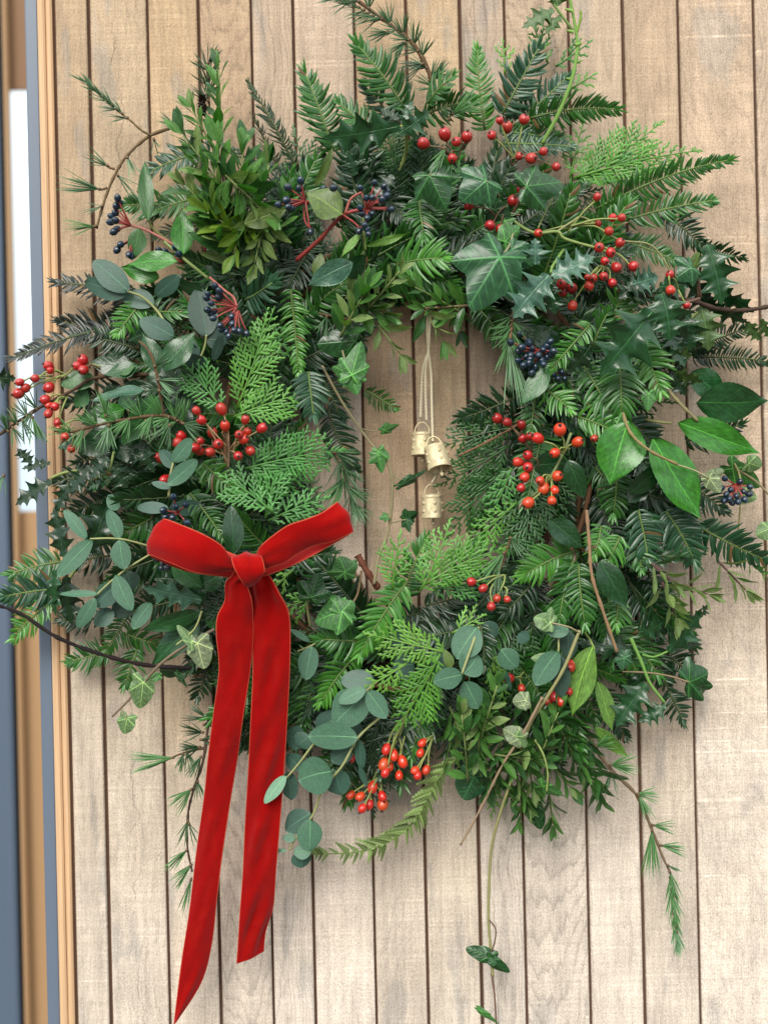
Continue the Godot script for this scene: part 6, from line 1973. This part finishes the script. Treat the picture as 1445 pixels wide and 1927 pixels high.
func place_fruit() -> void:
	var green := Color(0.20, 0.24, 0.07)
	var brown := Color(0.13, 0.08, 0.045)
	hips("five dark hips above the blotched ivy leaf, first of the top", 862, 300, 0.085, [837, 253, 878, 258, 859, 267, 851, 298, 797, 270], 24, 1.02, "dark", brown)
	hips("four bright round hips highest on the wreath, above the row of three", 968, 300, 0.075, [940, 227, 954, 240, 925, 255, 986, 225], 21, 1.0, "red", green)
	hips("row of three bright hips with a fourth below, at the top", 962, 312, 0.08, [977, 294, 999, 298, 1022, 285, 1046, 314], 22, 1.0, "red", brown)
	hips("few shaded hips tucked between ivy leaves at the top", 950, 400, 0.07, [965, 378, 980, 357, 922, 424, 882, 387, 940, 430], 22, 1.0, "dark", brown)
	var o := hips("long branching green spray with small hips spread over the upper outer side", 1004, 440, 0.075, [1012, 439, 1125, 421, 1152, 410, 1169, 410, 1145, 435, 1123, 371], 19, 1.02, "red", green, 0.006)
	stalk(o, [960, 412, 0.07, 1004, 438, 0.08, 1048, 436, 0.082, 1064, 450, 0.082, 1125, 468, 0.08, 1150, 480, 0.078], 0.0016, 0.0012, Color(0.18, 0.25, 0.07))
	stalk(o, [1012, 430, 0.082, 1026, 398, 0.084, 1042, 366, 0.08], 0.0009, 0.0008, Color(0.20, 0.26, 0.08))
	stalk(o, [1048, 436, 0.082, 1075, 418, 0.078, 1100, 410, 0.075, 1160, 450, 0.07, 1225, 462, 0.06, 1262, 512, 0.055], 0.0011, 0.0009, Color(0.22, 0.22, 0.09))
	hips("bunch of small dark hips hanging from the branching spray above the holly", 1130, 470, 0.075, [1148, 475, 1137, 491, 1191, 501, 1159, 503, 1166, 457, 1127, 466], 20, 1.0, "red", green)
	hips("lower bunch of hips beside the broad pale-lit holly leaf", 1130, 500, 0.07, [1106, 522, 1116, 523, 1108, 538, 1135, 520, 1151, 532, 1077, 575], 20, 1.05, "red", green)
	hips("three shaded hips hidden under the broad pale-lit holly leaf", 1080, 555, 0.06, [1057, 535, 1059, 551, 1076, 543], 21, 1.1, "dark", brown)
	hips("single bright hip in front of a holly leaf, with two more near it", 1258, 520, 0.105, [1261, 546], 22, 1.0, "red", green, 0.006)
	hips("two hips half hidden behind holly leaves near the bare twig", 1275, 545, 0.085, [1291, 574, 1260, 517], 20, 1.05, "red", green)
	o = hips("upper part of the orange hip spray beside the laurel leaf", 1060, 855, 0.085, [1053, 809, 1086, 832, 1044, 852, 1012, 825], 24, 1.22, "orange", green)
	stalk(o, [1074, 815, 0.08, 1058, 855, 0.085, 1031, 905, 0.085, 1000, 935, 0.08], 0.0014, 0.0012, Color(0.16, 0.20, 0.07))
	hips("shaded hips above the orange ones, under the yew", 1000, 850, 0.065, [954, 795, 981, 800, 983, 826, 996, 822, 936, 788], 20, 1.15, "dark", brown)
	hips("chain of hips down the inner side of the orange spray", 1012, 880, 0.08, [993, 857, 975, 870, 993, 879, 987, 898, 980, 918], 20, 1.12, "red", brown)
	hips("thick bunch of orange hips at the foot of the orange spray", 1036, 895, 0.09, [1016, 904, 1023, 919, 1048, 896, 1043, 922, 1038, 942, 994, 946], 23, 1.12, "orange", green)
	hips("single red hip at the edge of the laurel leaf", 1128, 815, 0.075, [1118, 825], 20, 1.1, "red", brown)
	o = hips("group of hips past the slate frame, against the bright pane", 125, 705, 0.05, [95, 697, 92, 689, 67, 712, 38, 719, 49, 730, 36, 740, 93, 729], 21, 1.06, "red", green, 0.008)
	stalk(o, [190, 690, 0.05, 150, 682, 0.052, 125, 705, 0.052, 80, 722, 0.052], 0.0009, 0.0007, green)
	hips("three hips close together beside the black yew, over the orange strip", 190, 695, 0.05, [147, 689, 157, 678, 158, 696], 21, 1.15, "red", brown)
	hips("hips hanging in a string below the dark larch twig, over the slate frame", 128, 745, 0.05, [86, 752, 93, 763, 104, 765, 92, 778, 109, 794], 20, 1.1, "red", green)
	hips("last two hips of the string and one lower, under the larch tufts", 150, 790, 0.055, [111, 807, 123, 822, 135, 844], 20, 1.05, "red", green)
	o = hips("big spray of hips with pinkish tips, on the inner side below the cypress", 430, 872, 0.085, [417, 770, 424, 802, 380, 791, 411, 836, 396, 851, 370, 773], 22, 1.18, "red", Color(0.30, 0.20, 0.10), 0.014)
	stalk(o, [430, 880, 0.085, 431, 840, 0.09, 424, 800, 0.094], 0.0013, 0.001, Color(0.16, 0.10, 0.06))
	hips("right half of the spray with pinkish tips, hips over the cypress", 432, 850, 0.085, [465, 813, 493, 806, 471, 848, 448, 858, 462, 790, 450, 818, 459, 827], 21, 1.15, "red", Color(0.22, 0.15, 0.07), 0.014)
	hips("left half of the spray with pinkish tips, hips behind the pale gum leaves", 405, 862, 0.075, [377, 830, 377, 849, 342, 821, 336, 834, 400, 815, 367, 843], 21, 1.12, "red", brown)
	hips("two lone hips peeping out beside the pale gum leaves", 330, 890, 0.06, [301, 862, 311, 902], 20, 1.3, "red", brown)
	hips("three small hips at the opening's lower corner with two behind", 950, 1082, 0.085, [887, 1095, 909, 1107, 924, 1141, 935, 1126, 954, 1128], 20, 1.12, "red", green)
	o = hips("hanging hips at the foot, upper group over the boards", 765, 1345, 0.06, [727, 1410, 741, 1421, 722, 1438, 725, 1454, 733, 1443, 757, 1433, 751, 1459], 20, 1.3, "orange", green, 0.006)
	stalk(o, [790, 1290, 0.055, 765, 1345, 0.06, 752, 1385, 0.062], 0.001, 0.0008, green)
	hips("hanging hips at the foot, group beside the curled fern", 815, 1385, 0.06, [795, 1398, 791, 1417, 802, 1449, 781, 1450, 786, 1459], 20, 1.2, "orange", green, 0.006)
	hips("lowest hips of the wreath, in a bunch over the open boards", 715, 1445, 0.055, [701, 1481, 719, 1498, 720, 1513, 695, 1514, 682, 1521, 678, 1499, 660, 1496], 21, 1.25, "orange", green, 0.006)
	hips("single hip beside the folded gum leaf at the foot", 672, 1400, 0.055, [661, 1428], 19, 1.1, "red", green)
	hips("hips half hidden beside the pale green crinkled leaf", 1082, 1245, 0.06, [1073, 1256, 1070, 1300, 1076, 1250], 20, 1.15, "red", green)
	hips("dark hips hanging under the gum leaves at the lower outer side", 1050, 1285, 0.065, [1055, 1319, 1032, 1319, 1043, 1310], 22, 1.2, "red", brown)
	hips("single hip behind the edge-on gum leaf", 985, 1265, 0.06, [981, 1295, 957, 1276], 20, 1.2, "red", green)

	var pink := Color(0.30, 0.10, 0.08)
	o = berries("berries on pink stalks standing out on the upper edge beside the lance-shaped leaf", 246, 424, 0.05, [222, 373, 225, 382, 219, 389, 218, 401, 210, 407, 209, 418, 218, 415, 215, 436, 221, 431], 13)
	stalk(o, [246, 424, 0.052, 278, 434, 0.055, 330, 462, 0.06], 0.0012, 0.0014, pink, "branch")
	berries("four loose berries under the rounded leaf on the upper edge", 250, 450, 0.045, [221, 470, 228, 460, 243, 479, 248, 482], 13)
	berries("small bunch of berries behind the bright oval leaf", 345, 495, 0.055, [299, 470, 311, 473, 316, 478, 330, 465, 337, 478, 320, 485], 13)
	berries("few shaded berries under the bright leafy shoots", 386, 475, 0.05, [379, 441, 386, 450, 393, 448, 383, 446], 12)
	o = berries("berries on red stalks beside the big olive leaf, partly behind it", 575, 378, 0.09, [566, 340, 542, 353, 563, 355, 539, 376, 553, 381, 524, 385, 543, 389, 584, 436, 548, 392], 13.5)
	stalk(o, [562, 384, 0.092, 590, 378, 0.09, 600, 375, 0.088], 0.0016, 0.0016, Color(0.30, 0.03, 0.03), "branch")
	stalk(o, [572, 390, 0.09, 574, 415, 0.092, 582, 428, 0.092], 0.0009, 0.0009, Color(0.30, 0.04, 0.04), "branch")
	berries("three berries behind the top of the big olive leaf", 600, 362, 0.085, [608, 355, 627, 354, 634, 372], 13.5)
	o = berries("large open berry cluster on a thick red branch, in the middle of the top", 690, 394, 0.095, [678, 354, 705, 344, 722, 351, 728, 361, 727, 369, 719, 376, 689, 373, 700, 372, 678, 391, 735, 394, 681, 402, 700, 402, 691, 410, 688, 429], 13.5)
	stalk(o, [558, 490, 0.07, 600, 452, 0.085, 646, 405, 0.098, 690, 394, 0.1, 730, 392, 0.1], 0.0021, 0.0012, Color(0.26, 0.035, 0.03), "branch")
	stalk(o, [650, 402, 0.1, 660, 375, 0.1, 680, 362, 0.098], 0.0013, 0.001, Color(0.28, 0.07, 0.05), "branch")
	stalk(o, [648, 406, 0.1, 668, 420, 0.1, 678, 432, 0.1], 0.001, 0.0009, Color(0.28, 0.05, 0.04), "branch")
	berries("four berries hanging below the large open cluster", 684, 420, 0.1, [676, 435, 693, 440, 690, 430, 686, 424], 13)
	o = berries("round fan of berries on coral stalks, over the broad dark gum leaf", 446, 578, 0.085, [405, 538, 413, 547, 418, 555, 412, 560, 392, 553, 389, 561, 398, 571, 391, 583, 403, 586, 397, 591, 402, 599, 436, 595, 413, 613], 12.5)
	stalk(o, [446, 578, 0.09, 440, 560, 0.088, 425, 548, 0.085, 395, 522, 0.075], 0.0013, 0.0011, Color(0.32, 0.09, 0.07), "branch")
	berries("lower half of the round fan of berries, above the cypress", 449, 585, 0.085, [417, 619, 427, 624, 438, 609, 441, 621, 450, 623, 464, 627, 431, 632, 415, 612], 12.5)
	o = berries("dense bunch of nearly black berries at the opening's upper corner", 1012, 660, 0.075, [995, 644, 976, 661, 990, 670, 975, 678, 995, 682, 1007, 689, 1028, 652, 1021, 658, 1036, 667, 985, 690, 1000, 700], 14, 16)
	berries("few nearly black berries beside the bright combed yew", 1060, 700, 0.06, [1063, 685, 1057, 700, 1050, 712, 1062, 712, 1040, 704], 13)
	o = berries("berries on dark red stalks near the picture's edge, between ivy leaves", 1382, 912, 0.055, [1358, 918, 1366, 930, 1374, 922, 1372, 938, 1385, 933, 1388, 944, 1398, 925, 1408, 930, 1410, 916, 1362, 942, 1400, 940, 1378, 946], 12, 5)
	berries("berries just above the bow's outer loop, half behind it", 335, 965, 0.085, [327, 935, 331, 954, 350, 950, 308, 960, 303, 985, 325, 973, 352, 983, 312, 972], 12.5)
	berries("berries hanging under the bow's outer loop", 312, 1052, 0.09, [296, 1052, 308, 1060, 315, 1068, 302, 1045, 306, 1068], 12.5)

func place_stems() -> void:
	twig("bare_twig", "black bare twig arching from the picture's edge under the lower outer side", "twig", "", [-14, 1136, 0.055, 40, 1155, 0.057, 110, 1200, 0.058, 200, 1234, 0.056, 280, 1252, 0.052, 362, 1257, 0.045], 0.0016, 0.002, Color(0.018, 0.014, 0.014))
	twig("bare_twig", "thin brown twig slanting down past the dark oval leaf to the small ivy leaf", "twig", "", [1103, 960, 0.09, 1108, 1020, 0.095, 1113, 1082, 0.098, 1134, 1150, 0.096, 1160, 1226, 0.09], 0.0016, 0.0014, Color(0.24, 0.15, 0.085))
	twig("bare_twig", "dark bare twig sticking out level to the picture's edge beside the holly", "twig", "", [1160, 548, 0.07, 1215, 556, 0.075, 1300, 566, 0.07, 1345, 580, 0.06, 1400, 584, 0.052, 1460, 574, 0.05], 0.0024, 0.0018, Color(0.055, 0.036, 0.026))
	twig("bare_twig", "bare stem ending in the air over the lower boards beside the longest ivy trail", "twig", "", [1020, 1312, 0.09, 985, 1378, 0.085, 945, 1440, 0.078, 905, 1520, 0.066, 866, 1590, 0.058], 0.0013, 0.0011, Color(0.26, 0.19, 0.12))
	twig("bare_twig", "curved green-brown stem crossing the big laurel leaf", "twig", "", [1172, 778, 0.09, 1186, 815, 0.102, 1222, 848, 0.108, 1274, 874, 0.1], 0.0014, 0.0012, Color(0.22, 0.17, 0.08))
	twig("bare_twig", "short green-brown stem between the yew and the level laurel leaf", "twig", "", [1258, 736, 0.085, 1285, 766, 0.088, 1312, 792, 0.085], 0.0016, 0.0014, Color(0.20, 0.18, 0.09))
	twig("bare_twig", "reddish brown cut stem at the foot of the opening", "twig", "", [674, 1046, 0.035, 690, 1075, 0.04, 712, 1108, 0.045], 0.0032, 0.003, Color(0.13, 0.05, 0.03))
	twig("bare_twig", "looping brown vine stem behind the fresh ivy leaf by the bow", "twig", "", [570, 1150, 0.04, 600, 1100, 0.04, 650, 1090, 0.04, 690, 1120, 0.042, 680, 1160, 0.045], 0.0013, 0.0012, Color(0.22, 0.14, 0.08))
	twig("bare_twig", "brown vine stem beside the three bare loops at the foot of the opening", "twig", "", [660, 1060, 0.038, 684, 1110, 0.042, 694, 1150, 0.045], 0.0014, 0.0013, Color(0.20, 0.12, 0.07))
	twig("bare_twig", "thin brown twig among the deep green cypress beside the bells", "twig", "", [990, 790, 0.055, 920, 830, 0.058, 862, 858, 0.055], 0.0013, 0.001, Color(0.16, 0.09, 0.05))
	var o := twig("rose_twig", "tall bright green rose stem curving up past the top edge of the picture", "rose twig", "", [1020, 270, 0.06, 1050, 215, 0.062, 1074, 155, 0.06, 1085, 100, 0.055, 1084, 62, 0.052, 1070, -12, 0.05], 0.0020, 0.0013, Color(0.14, 0.25, 0.06), 0.2)
	var bumps := [1083, 118, 1077, 60, 1084, 85, 1076, 150, 1058, 200, 1074, 20]
	for k in range(0, 12, 2):
		var p := P(bumps[k], bumps[k + 1], 0.055)
		var g := Geo.new(p)
		g.turned(p, Basis(Vector3(0, 0, 1), -1.2 if k % 4 == 0 else 1.3), PackedVector2Array([Vector2(0.0018, -0.001), Vector2(0.0014, 0.002), Vector2(0.0008, 0.0052), Vector2(0, 0.006)]), 7, Color(0.17, 0.30, 0.05))
		var b := part(o, "bud", g.mesh(), painted("green stems", 0.6))
		b.position = p - o.position
	shoot(o, [1084, 62, 0.052, 1092, 35, 0.052, 1092, 20, 0.052], 0.0013, 0.001, Color(0.17, 0.28, 0.05))

	# the curled fern
	var pts := [870, 1415, 0.055, 825, 1465, 0.055, 795, 1520, 0.05, 765, 1560, 0.045, 715, 1592, 0.042, 655, 1605, 0.04, 592, 1607, 0.04]
	var fern := twig("fern_frond", "pale green curled fern frond hanging below the hips, tip by the gum leaves", "fern frond", "", pts, 0.0013, 0.0005, Color(0.13, 0.20, 0.05), 0.1)
	var line := path(pts, 7)
	var n := line.size()
	for k in range(2, n):
		var t := float(k) / n
		var d := (line[mini(k + 1, n - 1)] - line[maxi(k - 1, 0)]).normalized()
		var s := d.cross(Vector3(0, 0, 1)).normalized()
		for q in 2:
			if rng.randf() < 0.22:
				continue
			var e := -1.0 if q == 0 else 1.0
			var g := Geo.new(fern.position)
			var L := (0.027 if q == 1 else 0.019) * (0.35 + 0.65 * sin(PI * (0.25 + 0.7 * (1.0 - t)))) * (1.0 - 0.6 * t) * rn(0.6, 1.2)
			var out := (s * e * 0.9 + Vector3(0, -0.30, 0.25) + d * rn(0.3, 0.6)).normalized()
			var face := (Vector3(0, 0, 1) + s * e * rn(-0.4, 1.1) + d * rn(-0.8, 0.8)).normalized()
			var lobes := 7
			var c := Color(0.150, 0.225, 0.060) * rn(0.6, 1.25)
			g.blade(line[k], out, d * 0.2, face, L, 0.0022, 5, c * 0.8, c, [0.8, 1, 1, 0.8, 0.5])
			for i in lobes:
				var u := (i + 0.5) / lobes
				for w: float in [-1.0, 1.0]:
					var dir := (out * 0.5 + out.cross(face) * w * 0.85).normalized()
					g.blade(line[k] + out * L * u + d * 0.2 * L * u * u, dir, -face * 0.4, face, L * 0.24 * (1.2 - u), 0.0034, 3, c * 0.9, c * 1.25, [0.8, 1.0, 0.75], 0.25)
			part(fern, "leaflet", g.mesh(), painted("fern", 0.55))
